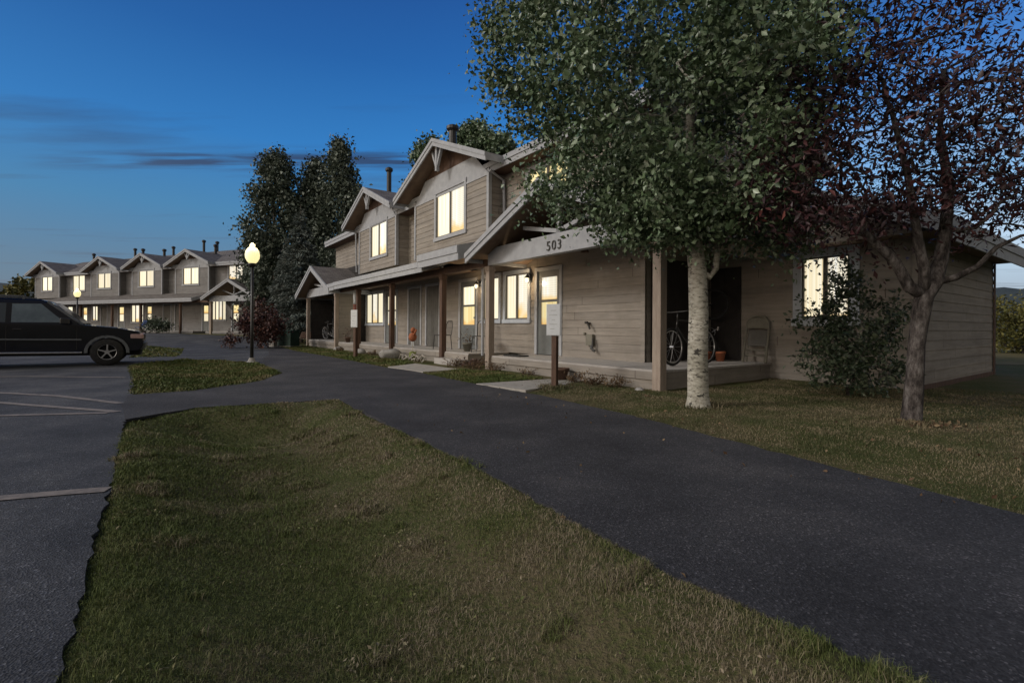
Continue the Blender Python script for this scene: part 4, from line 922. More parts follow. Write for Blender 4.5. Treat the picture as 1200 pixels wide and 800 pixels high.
# ------------------------------------------------------------------ trees
def skeleton_tree(name, loc, trunk, targets, rtip, bark, leafmat, per, spread, size, aspect, label, cat='tree', group=None, droop=.1, leafn='crown', flat=1.0, rexp=.5, wig=.06, branchmat=None, minr=.004, twig_leaves=True, trunk_r=None, kn=8):
    """trunk: list of (point, radius) polyline paths; every target joins the nearest node of the growing skeleton"""
    nodes = []; par = []; fixed = {}
    for path in trunk:
        last = None
        for i, (p, r) in enumerate(path):
            p = np.array(p, float)
            if i == 0 and nodes:
                d = [np.linalg.norm(q-p) for q in nodes]; last = int(np.argmin(d)); 
                continue
            nodes.append(p); par.append(-1 if last is None else last); fixed[len(nodes)-1] = r; last = len(nodes)-1
    tt = [np.array(t, float) for t in targets]
    allowed = [i for i in range(len(nodes)) if not (fixed[i] is not None and nodes[i][2] < trunk[0][-1][0][2]*.80)]
    base = nodes[allowed[0]] if allowed else nodes[-1]
    tt.sort(key=lambda t: min(np.linalg.norm(t-nodes[i]) for i in allowed))
    tips = []
    for t in tt:
        best = None; bi = 0
        for i in allowed:
            dv = t-nodes[i]; L = np.linalg.norm(dv); cost = L*(1.0 + .55*max(0, -dv[2]/(L+1e-6)+.1))
            if best is None or cost < best: best = cost; bi = i
        p = nodes[bi]; L = np.linalg.norm(t-p); k = max(2, int(L/.22)); last = bi
        bend = rng.normal(size=3)*wig*L; bend[2] = abs(bend[2])*-.3 if droop > 0 else bend[2]
        for j in range(1, k+1):
            s = j/k; q = p+(t-p)*s + bend*math.sin(math.pi*s) + rng.normal(size=3)*.012*(s < 1)
            nodes.append(q); par.append(last); last = len(nodes)-1; allowed.append(last)
        tips.append(last)
    cnt = np.zeros(len(nodes))
    for i in tips: cnt[i] += 1
    for i in range(len(nodes)-1, -1, -1):
        if par[i] >= 0: cnt[par[i]] += cnt[i]
    R = np.array([max(minr, rtip*max(1, c)**rexp) for c in cnt])
    for i, r in fixed.items():
        if r is not None: R[i] = r
    for i in range(len(nodes)):
        if par[i] >= 0 and i not in fixed: R[i] = min(R[i], R[par[i]]*.93)
    kids = {}
    for i, p in enumerate(par): kids.setdefault(p, []).append(i)
    mb = MB()
    stack = [(r, None) for r in kids.get(-1, [])]
    while stack:
        s, frm = stack.pop(); chain = ([frm] if frm is not None else []) + [s]
        cur = s
        while kids.get(cur):
            ch = sorted(kids[cur], key=lambda c: -R[c]); chain.append(ch[0])
            for o in ch[1:]: stack.append((o, cur))
            cur = ch[0]
        rs = [R[c] for c in chain]
        if frm is not None: rs[0] = min(R[frm], rs[1]*1.1)
        mb.tube([nodes[c] for c in chain], [float(r) for r in rs], kn if rs[-2 if len(rs) > 1 else 0] > .02 or rs[0] > .05 else 5)
    root = empty(name, loc, label=label, cat=cat, group=group)
    mb.build('trunk', bark, root, True, fixn=False)
    C = []
    for t in tips:
        n = int(per*rng.uniform(.6, 1.4)); C.append(nodes[t] + rng.normal(size=(n,3))*spread*rng.uniform(.7,1.25)*np.array([1,1,flat]))
    if twig_leaves:
        small = [i for i in range(len(nodes)) if R[i] < max(.012, rtip*2.0) and par[i] >= 0 and i not in fixed]
        for i in small: C.append(nodes[i] + rng.normal(size=(max(1,int(per*.10)),3))*spread*.45)
    C = np.concatenate(C)
    leaves(leafn, C, size, aspect, leafmat, root, droop, var=.5)
    return root
def ell(n, c, r, shell=.0, seed=0, zmin=None, dmin=None, keep=None):
    q = np.random.default_rng(seed); out = []; tries = 0
    while len(out) < n and tries < 60000:
        tries += 1
        p = q.normal(size=3); p /= np.linalg.norm(p); p *= (shell + (1-shell)*q.random())**(1/2.6 if shell == 0 else 1)
        p = np.array(c) + p*np.array(r)
        if zmin is not None and p[2] < zmin: continue
        if keep is not None and not keep(p): continue
        if dmin and out and min(np.linalg.norm(p-o) for o in out[-400:]) < dmin: continue
        out.append(p)
    return out

# aspen by the porch
T = ell(240, (-.42,-.1,4.5), (2.2,2.0,2.65), seed=3, dmin=.29, zmin=2.35, keep=lambda p: p[2] > 3.4 or p[0] > -1.72)
T += ell(18, (-.75,-.1,2.75), (.65,.8,.6), seed=4, dmin=.25, zmin=2.25) + ell(20, (-.40,-.2,2.35), (.75,.6,.4), seed=5, dmin=.22, zmin=2.1)
T += ell(20, (.75,0,2.45), (.85,.7,.5), seed=6, dmin=.25, zmin=2.05)
T += [(-2.0,-.2,2.72), (-1.75,0,2.74), (-1.5,0,2.9), (-2.55,-.1,4.6), (-2.35,-.3,4.45), (-2.6,0,4.2), (-2.15,.1,4.0)]
skeleton_tree('aspen_tree', (2.35,6.21,float(H(2.35,6.21))-.02), [[((0,0,-.05),.20),((.0,0,.05),.160),((.0,0,.16),.138),((-.01,0,.6),.130),((.0,0,1.2),.124),((-.02,0,1.75),.118),((-.06,0,2.1),.10),((-.10,.02,2.7),.085),((-.12,0,3.4),.065),((-.1,0,4.4),.045)],
    [((.0,0,1.6),.04),((.13,-.02,1.66),.042),((.20,-.02,1.76),.040),((.22,-.02,1.95),.036),((.24,0,2.2),.03)]],
    T, .0055, 'aspen_bark', 'aspen_leaf', 310, .165, .053, .66, 'aspen with pale speckled trunk and dense green crown beside the porch', group=None, droop=.15)
# plum tree on the right
T = []
def proj_keep(p): return True
for c, r, n, s in (((-.55,.1,3.3),(1.15,1.1,1.6),90,11), ((.75,.2,3.5),(1.3,1.2,1.6),100,12), ((-1.15,-.0,2.5),(.75,.8,.62),44,13), ((1.45,.2,2.9),(.7,.9,.9),34,14), ((-.15,0,2.2),(.5,.6,.35),14,15), ((.5,-.1,2.3),(.5,.5,.4),12,16)):
    T += ell(n, c, r, seed=s, dmin=.19, zmin=1.88 if c[0] < .3 else 1.6)
skeleton_tree('plum_tree', (4.22,5.22,float(H(4.22,5.22))-.02), [
    [((.02,0,0),.115),((.02,.01,.07),.094),((.03,0,.28),.086),((.04,-.01,.55),.079),((.07,.01,.85),.075),((.09,0,1.05),.077),((.11,0,1.2),.084),((.14,0,1.36),.085)],
    [((.14,0,1.36),.10),((.24,0,1.5),.078),((.33,.02,1.75),.066),((.36,0,2.05),.056),((.40,0,2.5),.048),((.34,.05,3.1),.036),((.42,.1,3.8),.024)],
    [((.10,0,1.30),.10),((-.02,0,1.46),.060),((-.15,.02,1.72),.052),((-.42,.05,2.0),.042),((-.78,.1,2.3),.032),((-1.15,.1,2.5),.022)],
    [((.10,0,1.34),.08),((.10,-.05,1.62),.050),((-.02,-.1,2.0),.042),((-.12,-.1,2.6),.032),((-.30,-.1,3.3),.022)],
    [((.20,0,1.46),.05),((.42,-.05,1.55),.036),((.62,-.08,1.66),.030),((.80,-.1,1.86),.024),((1.05,-.1,1.98),.016)]],
    T, .0055, 'bark_dark', 'plum_leaf', 62, .16, .064, .36, 'small plum tree with dark purple leaves and forked grey trunk', droop=.25, wig=.12, kn=10)
# bush under the window
T = ell(74, (0,0,.58), (.80,.60,.58), seed=21, dmin=.12, zmin=.08) + ell(30, (-.18,0,1.30), (.28,.3,.62), seed=22, dmin=.1) + ell(16, (.50,0,1.12), (.36,.3,.45), seed=23, dmin=.1) + [(-.30,-.3,2.0),(-.22,-.25,1.9),(-.15,-.3,1.75),(.05,-.2,1.75),(-.35,-.2,1.6),(-.62,0,1.30),(-.70,.1,1.1),(.75,0,1.5),(.85,.1,1.3)]
skeleton_tree('leafy_bush', (5.02,7.35,float(H(5.02,7.35))-.01), [[((0,0,0),.03),((0,0,.15),.028)],[((0,0,.05),.02),((.15,0,.5),.02),((.4,.0,1.0),.014)],[((0,0,.05),.02),((-.15,0,.5),.018),((-.2,.0,1.1),.012)]],
    T, .004, 'bark_dark', 'bush_leaf', 50, .085, .055, .55, 'dark green shrub growing under the lit window of the end house', 'shrub', droop=.1, minr=.003)
# cottonwoods and spruce in the middle distance
def column_tree(name, x, y, h, r, seed, label, mat='cotton_leaf', size=.17, n=120, per=100, z0=1.2, spread=.34, group='trees between the two rows'):
    q = np.random.default_rng(seed); T = []
    for i in range(n):
        t = q.random()**.85; z = z0+(h-z0)*t; rr = r*(math.sin(math.pi*min(1, (t*.93+.07)))**.55)*(1-.35*t); a = q.uniform(0, 2*np.pi); k = math.sqrt(q.random())
        T.append((rr*k*math.cos(a), rr*k*math.sin(a), z + q.normal()*.1))
    return skeleton_tree(name, (x, y, float(rise(x, y))-.05), [[((0,0,0),.16),((0.05,0,h*.3),.12),((-.05,0,h*.6),.08),((0,0,h*.95),.03)]], T, .02, 'bark_mid', mat, per, spread, size, .75, label, group=group, droop=.1, minr=.012, kn=6)
column_tree('cottonwood_tree', -16.4, 34.0, 12.4, 2.5, 31, 'tall cottonwood left of the blue-grey spruce, behind the lamp post', n=190)
column_tree('cottonwood_tree', -14.2, 35.5, 12.2, 2.0, 32, 'slender cottonwood rising between two broader cottonwoods', n=160)
column_tree('cottonwood_tree', -11.8, 33.5, 13.0, 2.0, 33, 'tallest cottonwood, its tip above the townhouse eaves', n=170)
column_tree('cottonwood_tree', -18.2, 35.5, 7.2, 1.3, 34, 'lower cottonwood at the left edge of the tree clump', n=60, z0=2.5)
column_tree('cottonwood_tree', -10.6, 32.8, 9.8, 1.7, 35, 'cottonwood partly hidden behind the near townhouse gable', n=140)
def spruce(x, y, h, r, seed, label):
    q = np.random.default_rng(seed); root = empty('spruce_tree', (x, y, float(rise(x, y))-.05), label=label, cat='tree', group='trees between the two rows')
    mb = MB(); mb.tube([(0,0,0),(0,0,h*.5),(0,0,h)], [.2,.12,.01], 8); C = []; ud = []
    z = .9
    while z < h-.1:
        t = (z-.9)/(h-.9); L = r*(1-t)**.85*q.uniform(.85,1.1); nb = 9 if t < .8 else 5
        for k in range(nb):
            a = q.uniform(0, 2*np.pi); d = np.array([math.cos(a), math.sin(a), 0]); Lk = L*q.uniform(.7,1.1)
            tip = np.array([0,0,z]) + d*Lk + np.array([0,0,-.22*Lk]); mb.tube([(0,0,z), tuple(np.array([0,0,z])+d*Lk*.5+np.array([0,0,-.18*Lk*.6])), tuple(tip)], [.03,.02,.006], 4)
            n = int(95*Lk)+12; s = q.random(n)**.7; w_ = .30*(1-s*.6)*Lk*.6+.05; perp = np.array([-d[1], d[0], 0])
            P = np.array([0,0,z])[None] + d[None]*(Lk*s)[:,None] + perp[None]*(w_*q.uniform(-1,1,n))[:,None] + np.array([0,0,1])[None]*(-.20*Lk*s + q.normal(size=n)*.05)[:,None]
            C.append(P); ud.append(np.tile(d*1.4+np.array([0,0,-.4]), (n,1)))
        z += .24
    mb.build('trunk', 'bark_mid', root)
    leaves('crown', np.concatenate(C), .20, .26, 'spruce_leaf', root, .1, updir=np.concatenate(ud))
spruce(-12.6, 29.3, 8.2, 2.4, 41, 'blue-grey spruce with drooping boughs beside the small gabled porch')
spruce(-14.5, 31.5, 6.2, 1.6, 42, 'smaller grey spruce behind the purple shrub')
# trees beyond the near roof
column_tree('cottonwood_tree', -3.2, 42, 17.6, 4.2, 36, 'treetop showing above the tallest near gable', mat='aspen_leaf', size=.24, n=170, z0=11, group='treetops beyond the roof')
column_tree('cottonwood_tree', -7.3, 44, 17.2, 2.6, 37, 'lower treetop at the left slope of the tallest gable', mat='aspen_leaf', size=.24, n=90, per=90, z0=11, group='treetops beyond the roof')
column_tree('cottonwood_tree', -.9, 43, 17.0, 2.8, 38, 'treetop right of the tallest gable, beside the aspen leaves', mat='aspen_leaf', size=.24, n=90, per=90, z0=11, group='treetops beyond the roof')
# purple barberry by the drive
T = ell(70, (0,0,1.12), (.95,.85,1.02), seed=51, dmin=.2, zmin=.1)
skeleton_tree('barberry_shrub', (-11.5,22.6,-.02), [[((0,0,0),.04),((0,0,.3),.035)]], T, .008, 'bark_dark', 'barberry', 75, .17, .10, .6, 'big red-purple shrub behind the lamp post', 'shrub', droop=.1)
T = ell(10, (0,0,.4), (.45,.4,.35), seed=52, dmin=.15, zmin=.05)
skeleton_tree('barberry_shrub', (-12.7,22.2,-.02), [[((0,0,0),.02),((0,0,.2),.018)]], T, .006, 'bark_dark', 'barberry', 40, .12, .08, .6, 'small reddish plant at the foot of the big purple shrub', 'shrub', droop=.1)
# shrub and clutter before the far row
T = ell(26, (0,0,.55), (1.0,.7,.5), seed=53, dmin=.2, zmin=.05)
skeleton_tree('dark_shrub', (-25.9,35.9,.45), [[((0,0,0),.03),((0,0,.2),.02)]], T, .006, 'bark_dark', 'bush_leaf', 60, .2, .13, .5, 'low dark shrub before the far porch, right of the parked car', 'shrub')
# scrub beyond the end house and on the left
def scrub(x, y, w_, h, seed, label, g, mat='scrub', n=40, per=70, size=.16, z=0):
    T = ell(n, (0,0,h*.5), (w_,w_*.7,h*.52), seed=seed, dmin=.2, zmin=.1)
    skeleton_tree('scrub_bush', (x, y, z+float(rise(x,y))-.03), [[((0,0,0),.05),((0,0,.3),.04)]], T, .012, 'bark_dark', mat, per, .26, size, .6, label, 'shrub', group=g, minr=.008)
for i, (x, y, w_, h, lb) in enumerate(((20.3,19.6,1.9,2.5,'yellow-green scrub just beyond the end wall of the house'), (22.9,20.3,1.7,2.1,'yellow-green scrub at the right edge of the picture'), (25.5,23,2.0,2.4,'yellow-green scrub farther out beside the right edge'))):
    scrub(x, y, w_, h, 60+i, lb, 'scrub beyond the end house', size=.11, per=110)
for i, (x, y, w_, h, lb) in enumerate(((-62,66,6,6.5,'olive scrub thicket at the left edge beyond the car'), (-54,64,4,5.2,'olive scrub against the end of the far row'), (-72,74,7,8.0,'olive scrub on the slope farthest left'))):
    scrub(x, y, w_, h, 70+i, lb, 'scrub beyond the far row', size=.5, n=60, per=60)

# ------------------------------------------------------------------ hills
def hill(name, pts, y, depth, mat, seed, label):
    q = random.Random(seed); mb = MB(); n = 90; x0 = pts[0][0]; x1 = pts[-1][0]
    def h(x):
        for (a, ha), (b, hb) in zip(pts, pts[1:]):
            if a <= x <= b: t = (x-a)/(b-a); t = t*t*(3-2*t); return ha+(hb-ha)*t
        return pts[-1][1]
    rows = [(0,0),(.25,.45),(.5,.8),(.75,.97),(1,1.0),(1.6,.3)]
    k = 0; vs = []; fs = []
    for dy, f in rows:
        for i in range(n+1):
            x = x0+(x1-x0)*i/n; vs.append((x, y+dy*depth, max(-.5, h(x)*f*(1+.04*math.sin(i*.9+dy*5)+.03*math.sin(i*2.3+dy*3)) - (.5 if f == 0 else 0))))
    for r in range(len(rows)-1):
        for i in range(n): fs.append((r*(n+1)+i, r*(n+1)+i+1, (r+1)*(n+1)+i+1, (r+1)*(n+1)+i))
    mb.add(vs, fs); o = mb.build(name, mat, None, True, fixn=False); tag(o, label, kind='structure')
hill('hills', [(-1400,75),(-1000,85),(-760,72),(-560,62),(-300,40),(0,30),(400,34),(640,62),(800,78),(1000,86),(1500,70)], 800, 250, 'hill', 3, 'dark blue hills on the horizon')
hill('hills', [(-420,22),(-260,16),(-190,11),(-120,5),(-60,1),(0,.2)], 190, 90, 'hill_near', 5, 'low scrubby rise at the left')

# ------------------------------------------------------------------ street lamps
def lamp(loc, label):
    r = empty('street_lamp', loc, label=label, cat='lamp', group='globe lamps')
    b = MB(); b.lathe([(.16,0),(.16,.04),(.10,.07),(.06,.16)], (0,0,0), 16); b.build('base', 'concrete', r)
    p = MB(); p.tube([(0,0,.1),(0,0,1.0),(0,0,2.66)], [.045,.040,.036], 12); p.ring((0,0,0), .001, .001) if False else None
    p.lathe([(.045,0),(.10,.05),(.115,.09),(.09,.11)], (0,0,2.62), 16); p.build('pole', 'black', r, True)
    gl = MB(); gl.lathe([(.075,0),(.13,.06),(.175,.15),(.185,.24),(.165,.34),(.11,.42),(.065,.455),(.07,.49),(.055,.53),(.02,.56)], (0,0,2.72), 24); gl.build('globe', 'globe', r, True)
    return r
l1 = lamp((-7.09,13.45,-.02), 'lit globe lamp post on the small lawn island'); l2 = copy_tree(l1); l2.location = (-27.6,31.3,.05); l2['label'] = 'distant lit globe lamp rising behind the parked car'
for o, e in ((l1, 110), (l2, 70)):
    L = bpy.data.lights.new('globe_light', 'POINT'); L.energy = e; L.color = (1,.82,.50); L.shadow_soft_size = .22
    lo = bpy.data.objects.new('globe_light', L); col.objects.link(lo); lo.location = (o.location.x, o.location.y-.0, 3.62) ; lo.parent = None

for (u_, v_, z_, e_) in ((4.98, .95, 2.15, 11), (7.42, .95, 2.15, 7)):
    L = bpy.data.lights.new('lantern_light', 'POINT'); L.energy = e_; L.color = (1,.72,.42); L.shadow_soft_size = .05
    lo = bpy.data.objects.new('lantern_light', L); col.objects.link(lo); lo.location = Matrix.Translation((2.367,7.804,0)) @ Matrix.Rotation(rad(-54.0), 4, 'Z') @ Vector((-u_, v_, z_))
# ------------------------------------------------------------------ sign posts
def sign_post(loc, rz, h, label, sh=.50, sw=.24):
    r = empty('sign_post', loc, rz, label=label, cat='sign', group='white plaque posts')
    p = MB(); p.box(-.045,.045,-.045,.045,-.05,h-.1); p.build('post', 'brown', r, bevel=.006)
    s = MB(); s.box(-sw/2, sw/2, -.065, -.048, h-sh, h); s.box(-sw/2-.008, sw/2+.008, -.06, -.046, h-sh-.008, h+.008); s.build('plaque', 'white', r, bevel=.003)
    t = MB()
    for i, (a, b_) in enumerate(((-.05,.05), (-.08,.07), (-.03,.03), (-.07,.06), (-.06,.02))): t.box(a, b_, -.0665, -.0655, h-.1-i*.075, h-.095-i*.075)
    t.build('lettering', 'plastic', r); return r
s1 = sign_post((.71,8.14,0), rad(-30), 1.38, 'white plaque on a brown post before the numbered porch')
s2 = copy_tree(s1); s2.location = (-5.20,16.4,0); s2.scale = (1.2,1.2,1.12); s2['label'] = 'white plaque on a dark post near the far gabled porch'

# ------------------------------------------------------------------ porch things (local frame of the near row)
NM = Matrix.Translation((2.367,7.804,0)) @ Matrix.Rotation(rad(-54.0), 4, 'Z')
def NP(u, v, z): return NM @ Vector((-u, v, z))
NR = rad(-54.0)
def bicycle(loc, rz, label, lean=.1, group='bicycles on the porches', s=1.0, fm='red', rm='chrome'):
    r = empty('bicycle', loc, rz, label=label, cat='bicycle', group=group); r.rotation_euler = (lean, 0, rz); r.scale = (s,s,s)
    for x in (-.52, .52):
        t = MB().ring((x,0,.34), .315, .022, 'y', 32, 8); wl = t.build('wheel', 'rubber', r, True)
        m = MB().ring((x,0,.34), .288, .011, 'y', 32, 6)
        for k in range(14):
            a = math.pi*2*k/14; m.tube([(x,(.02 if k % 2 else -.02),.34), (x+.285*math.cos(a),0,.34+.285*math.sin(a))], .0022, 4, False)
        m.tube([(x,-.04,.34),(x,.04,.34)], .02, 8); m.build('rim', rm, wl)
    f = MB(); bb = (-.08,0,.30); st = (-.22,0,.80); hd = (.33,0,.82); hl = (.36,0,.70)
    for p, q in ((bb,st),(st,hd),(bb,hl),(hd,hl)): f.tube([p,q], .016, 8)
    for sy in (-.05,.05):
        f.tube([(-.52,sy,.34), (bb[0],sy*.5,bb[2])], .009, 6); f.tube([(-.52,sy,.34), (st[0],sy*.3,st[2]-.06)], .008, 6); f.tube([hl, (.42,sy,.58), (.52,sy,.34)], .011, 6)
    f.build('frame', fm, r, True)
    h = MB(); h.tube([hd,(.32,0,.95)], .013, 8); h.tube([(.30,-.28,.98),(.33,-.12,.97),(.33,.12,.97),(.30,.28,.98)], .012, 8); h.build('handlebar', 'black', r, True)
    sd = MB(); sd.add([(-.38,-.07,.90),(-.38,.07,.90),(-.20,.04,.91),(-.08,.015,.90),(-.08,-.015,.90),(-.20,-.04,.91),(-.38,-.06,.86),(-.38,.06,.86),(-.20,.03,.87),(-.08,.01,.87),(-.08,-.01,.87),(-.20,-.03,.87)],
        [(0,1,2,3,4,5),(11,10,9,8,7,6),(0,6,7,1),(1,7,8,2),(2,8,9,3),(3,9,10,4),(4,10,11,5),(5,11,6,0)]); sd.tube([st,(-.23,0,.88)], .013, 6); sd.build('saddle', 'black', r)
    c = MB(); c.ring((bb[0],.03,bb[2]), .09, .008, 'y', 18, 4); c.tube([(bb[0],.05,bb[2]),(bb[0]+.1,.06,bb[2]-.12)], .009, 6); c.tube([(bb[0],-.05,bb[2]),(bb[0]-.1,-.06,bb[2]+.12)], .009, 6)
    c.box(bb[0]+.06, bb[0]+.14, .05, .13, bb[2]-.135, bb[2]-.115); c.box(bb[0]-.14, bb[0]-.06, -.13, -.05, bb[2]+.115, bb[2]+.135); c.build('crank', 'chrome', r); return r
b1 = bicycle(NP(.55, 1.35, DK+.0), rad(24), 'bicycle with pale front wheel parked in the end porch recess', .06, fm='black')
b1.location = NP(.50, 1.50, DK); b1.rotation_euler = (.05, 0, rad(216))
b2 = bicycle(NP(20.6, .75, DK), NR+rad(12), 'bicycle leaning in the far gabled porch', .1, fm='black')
b3 = bicycle(NP(19.3, 1.0, DK), NR+rad(174), 'bicycle at the back of the far gabled porch', .1, fm='blue')
b4 = bicycle(NP(1.0, 3.05, DK+.35), NR+rad(5), 'dark bicycle stood up against the back wall of the end porch', .1, fm='black', rm='rubber'); b4.rotation_euler = (rad(8), rad(-80), NR); b4.location = NP(.80, 3.15, DK+.62)
# folding chair leaning on the wall
def folding_chair(loc, rz, label):
    r = empty('folding_chair', loc, rz, label=label, cat='chair'); r.rotation_euler = (rad(-13), 0, rz)
    f = MB(); w_ = .22
    pts = [(-w_,0,0),(-w_,0,.62),(-w_*.92,0,.82),(-w_*.55,0,.93),(0,0,.955),(w_*.55,0,.93),(w_*.92,0,.82),(w_,0,.62),(w_,0,0)]
    f.tube(pts, .024, 8); f.tube([(-w_+.05,.05,.02),(-w_+.05,.05,.55)], .018, 8); f.tube([(w_-.05,.05,.02),(w_-.05,.05,.55)], .018, 8); f.tube([(-w_,.02,.14),(w_,.02,.14)], .014, 8); f.tube([(-w_,.02,.26),(w_,.02,.26)], .014, 8)
    f.build('frame', 'plastic', r, True)
    s = MB(); s.box(-.185,.185,.03,.055,.34,.68); s.build('seat', 'darkpanel', r, bevel=.01)
    b = MB(); b.add([(-.19,-.012,.70),(.19,-.012,.70),(.19,-.012,.82),(.11,-.012,.91),(-.11,-.012,.91),(-.19,-.012,.82),(-.19,.012,.70),(.19,.012,.70),(.19,.012,.82),(.11,.012,.91),(-.11,.012,.91),(-.19,.012,.82)],
        [(0,1,2,3,4,5),(11,10,9,8,7,6),(0,6,7,1),(1,7,8,2),(2,8,9,3),(3,9,10,4),(4,10,11,5),(5,11,6,0)]); b.build('backrest', 'plastic', r); return r
folding_chair(NP(.20, 3.20, DK), NR+rad(6), 'folded beige plastic chair leaning against the end porch wall')
def pot(loc, r0, h, label, mat='terracotta', g='terracotta pots on the end porch', plant=None, seed=0):
    r = empty('flower_pot', loc, label=label, cat='pot', group=g)
    MB().lathe([(r0*.68,0),(r0*.95,h*.8),(r0*1.06,h*.8),(r0*1.06,h),(r0*.92,h),(r0*.85,h*.85)], (0,0,0), 16).build('pot', mat, r, True)
    if plant:
        q = np.random.default_rng(seed); n = 70; C = q.normal(size=(n,3))*np.array([r0*.8,r0*.8,h*.5])+np.array([0,0,h*1.5]); leaves('foliage', C, r0*.5, .4, plant, r)
    return r
pot(NP(.78, 2.95, DK), .105, .20, 'right terracotta pot beside the folded chair'); pot(NP(1.08, 2.95, DK), .10, .19, 'left terracotta pot in the dark end porch')
pot(NP(2.10, -.24, 0.02), .15, .22, 'dark brown pot on the ground below the porch deck', 'brown', 'pots by the decks')
pot(NP(6.9, .55, DK), .13, .24, 'potted plant with pale twigs beside the second door', 'plastic', 'pots by the decks', 'dryplant', 5)
pot(NP(16.2, .2, DK), .12, .22, 'small reddish potted plant by the far screen wall', 'brown', 'pots by the decks', 'barberry', 6)
# things before the second porch
def rock(loc, s, label, seed, mat='rock', g='rocks and stones by the houses', name='rock'):
    bm = bmesh.new(); bmesh.ops.create_icosphere(bm, subdivisions=3, radius=1); q = random.Random(seed); k = [Vector((q.gauss(0,1),q.gauss(0,1),q.gauss(0,1))).normalized() for _ in range(9)]; am = [q.uniform(.75,.98) for _ in k]
    for v in bm.verts:
        for n_, a in zip(k, am):
            d = v.co.dot(n_)
            if d > a: v.co -= n_*(d-a)
        v.co.x *= s[0]; v.co.y *= s[1]; v.co.z *= s[2]
    me = bpy.data.meshes.new(name); bm.to_mesh(me); bm.free(); o = finish(name, me, mat, None, True); o.location = loc; o.rotation_euler = (0,0,q.uniform(0,6)); tag(o, label, name, g)
rock(NP(10.0,-.42,.13), (.36,.26,.20), 'large pale rock in front of the second deck', 1)
rock(NP(.25,-.22,.0), (.10,.08,.06), 'pale stone at the foot of the corner post', 2)
rock(NP(1.5,-.75,.0), (.13,.10,.045), 'flat stone beside the plaque post', 3)
rock(NP(13.2,-.30,.06), (.22,.18,.13), 'brown rock at the base of the deck left of the plaque', 4)
rock(NP(16.4,-.15,.05), (.2,.2,.12), 'small dark rock under the far screen wall', 5)
dw = MB(); q = random.Random(4)
for i in range(16):
    a = q.uniform(-.4,.4); u = 8.3+q.uniform(-.9,.9); v_ = -.45+q.uniform(-.12,.12); L = q.uniform(.25,.6); x = -u
    dw.tube([(x,v_,.03+q.uniform(0,.04)), (x+L*.5,v_+L*.3*a,.10+q.uniform(0,.12)), (x+L,v_+L*a,.05+q.uniform(0,.16))], [.022,.018,.008], 6)
o = dw.build('driftwood_pile', 'driftwood', None, True); o.matrix_world = NM; tag(o, 'pile of pale weathered branches before the second deck', 'driftwood')
# scarecrow-like orange decoration on a stick
r = empty('garden_ornament', NP(9.05,-.1,0), NR, label='orange cloth garden figure on a stick before the dark panels', cat='ornament')
m = MB(); m.tube([(0,0,0),(0,0,.9)], .012, 6); m.build('stick', 'driftwood', r)
m = MB(); m.lathe([(.02,.55),(.10,.60),(.13,.70),(.09,.80),(.02,.83)], (0,0,0), 10); m.lathe([(.02,.80),(.07,.83),(.08,.89),(.05,.95),(.01,.97)], (.03,0,.02), 10); m.tube([(.08,0,.74),(.2,0,.86),(.26,0,.92)], [.035,.03,.02], 8); m.tube([(-.08,0,.74),(-.17,0,.62)], [.035,.02], 8); m.build('body', 'orange', r, True)
m = MB(); m.tube([(-.05,0,.56),(-.08,0,.40)], [.03,.02], 6); m.tube([(.05,0,.56),(.07,0,.42)], [.03,.02], 6); m.build('legs', 'white', r)
m = MB(); m.box(-.14,.14,-.05,.05,.12,.34); m.tube([(-.1,0,0),(-.1,0,.2)], .012, 6); m.tube([(.1,0,0),(.1,0,.2)], .012, 6)
# small green watering can like object
r = empty('watering_can', NP(8.75,-.25,0), NR, label='yellow-green watering can standing beside the pale rock', cat='watering can')
MB().lathe([(.09,0),(.10,.02),(.09,.24),(.05,.27)], (0,0,.0), 12).build('body', 'yellowgreen', r, True); MB().tube([(.08,0,.06),(.2,0,.2),(.26,0,.27)], [.018,.014,.02], 6).build('spout', 'yellowgreen', r); MB().tube([(-.08,0,.2),(-.17,0,.2),(-.17,0,.08),(-.09,0,.05)], .01, 6).build('handle', 'yellowgreen', r)
# little wire cafe chairs on the second deck
def wire_chair(loc, rz, label):
    r = empty('patio_chair', loc, rz, label=label, cat='chair', group='metal patio chairs on the second deck')
    m = MB(); m.box(-.2,.2,-.2,.2,.42,.44); m.build('seat', 'black', r, bevel=.008)
    for x in (-.18,.18):
        for y in (-.18,.18): MB().tube([(x,y,.42),(x*1.15,y*1.15,0)], .012, 6).build('leg', 'black', r)
    m = MB(); m.tube([(-.18,.2,.43),(-.19,.24,.75),(-.12,.26,.86),(.12,.26,.86),(.19,.24,.75),(.18,.2,.43)], .012, 8)
    for x in (-.1,-.03,.04,.11): m.tube([(x,.2,.44),(x,.25,.85)], .006, 5)
    m.build('backrest', 'black', r); return r
wire_chair(NP(8.35,.55,DK), NR, 'black metal chair left of the brown porch post'); wire_chair(NP(6.45,.72,DK), NR+rad(40), 'black metal chair right of the brown porch post')
# white table and cushions in the far gabled porch
r = empty('folding_table', NP(18.2,.7,DK), NR, label='small white table in the far gabled porch', cat='table')
MB().box(-.5,.5,-.3,.3,.62,.65).build('tabletop', 'white', r, bevel=.006)
for x in (-.44,.44):
    for y in (-.24,.24): MB().tube([(x,y,0),(x,y,.62)], .015, 6).build('leg', 'plastic', r)
# doormat and boot tray
m = MB(); m.box(-.32,.32,-.14,.14,0,.03); o = m.build('doormat', 'rubber', None, bevel=.008); o.location = NP(4.35,.35,DK+.002); o.rotation_euler = (0,0,NR); tag(o, 'black doormat on the deck near the left post', 'mat')
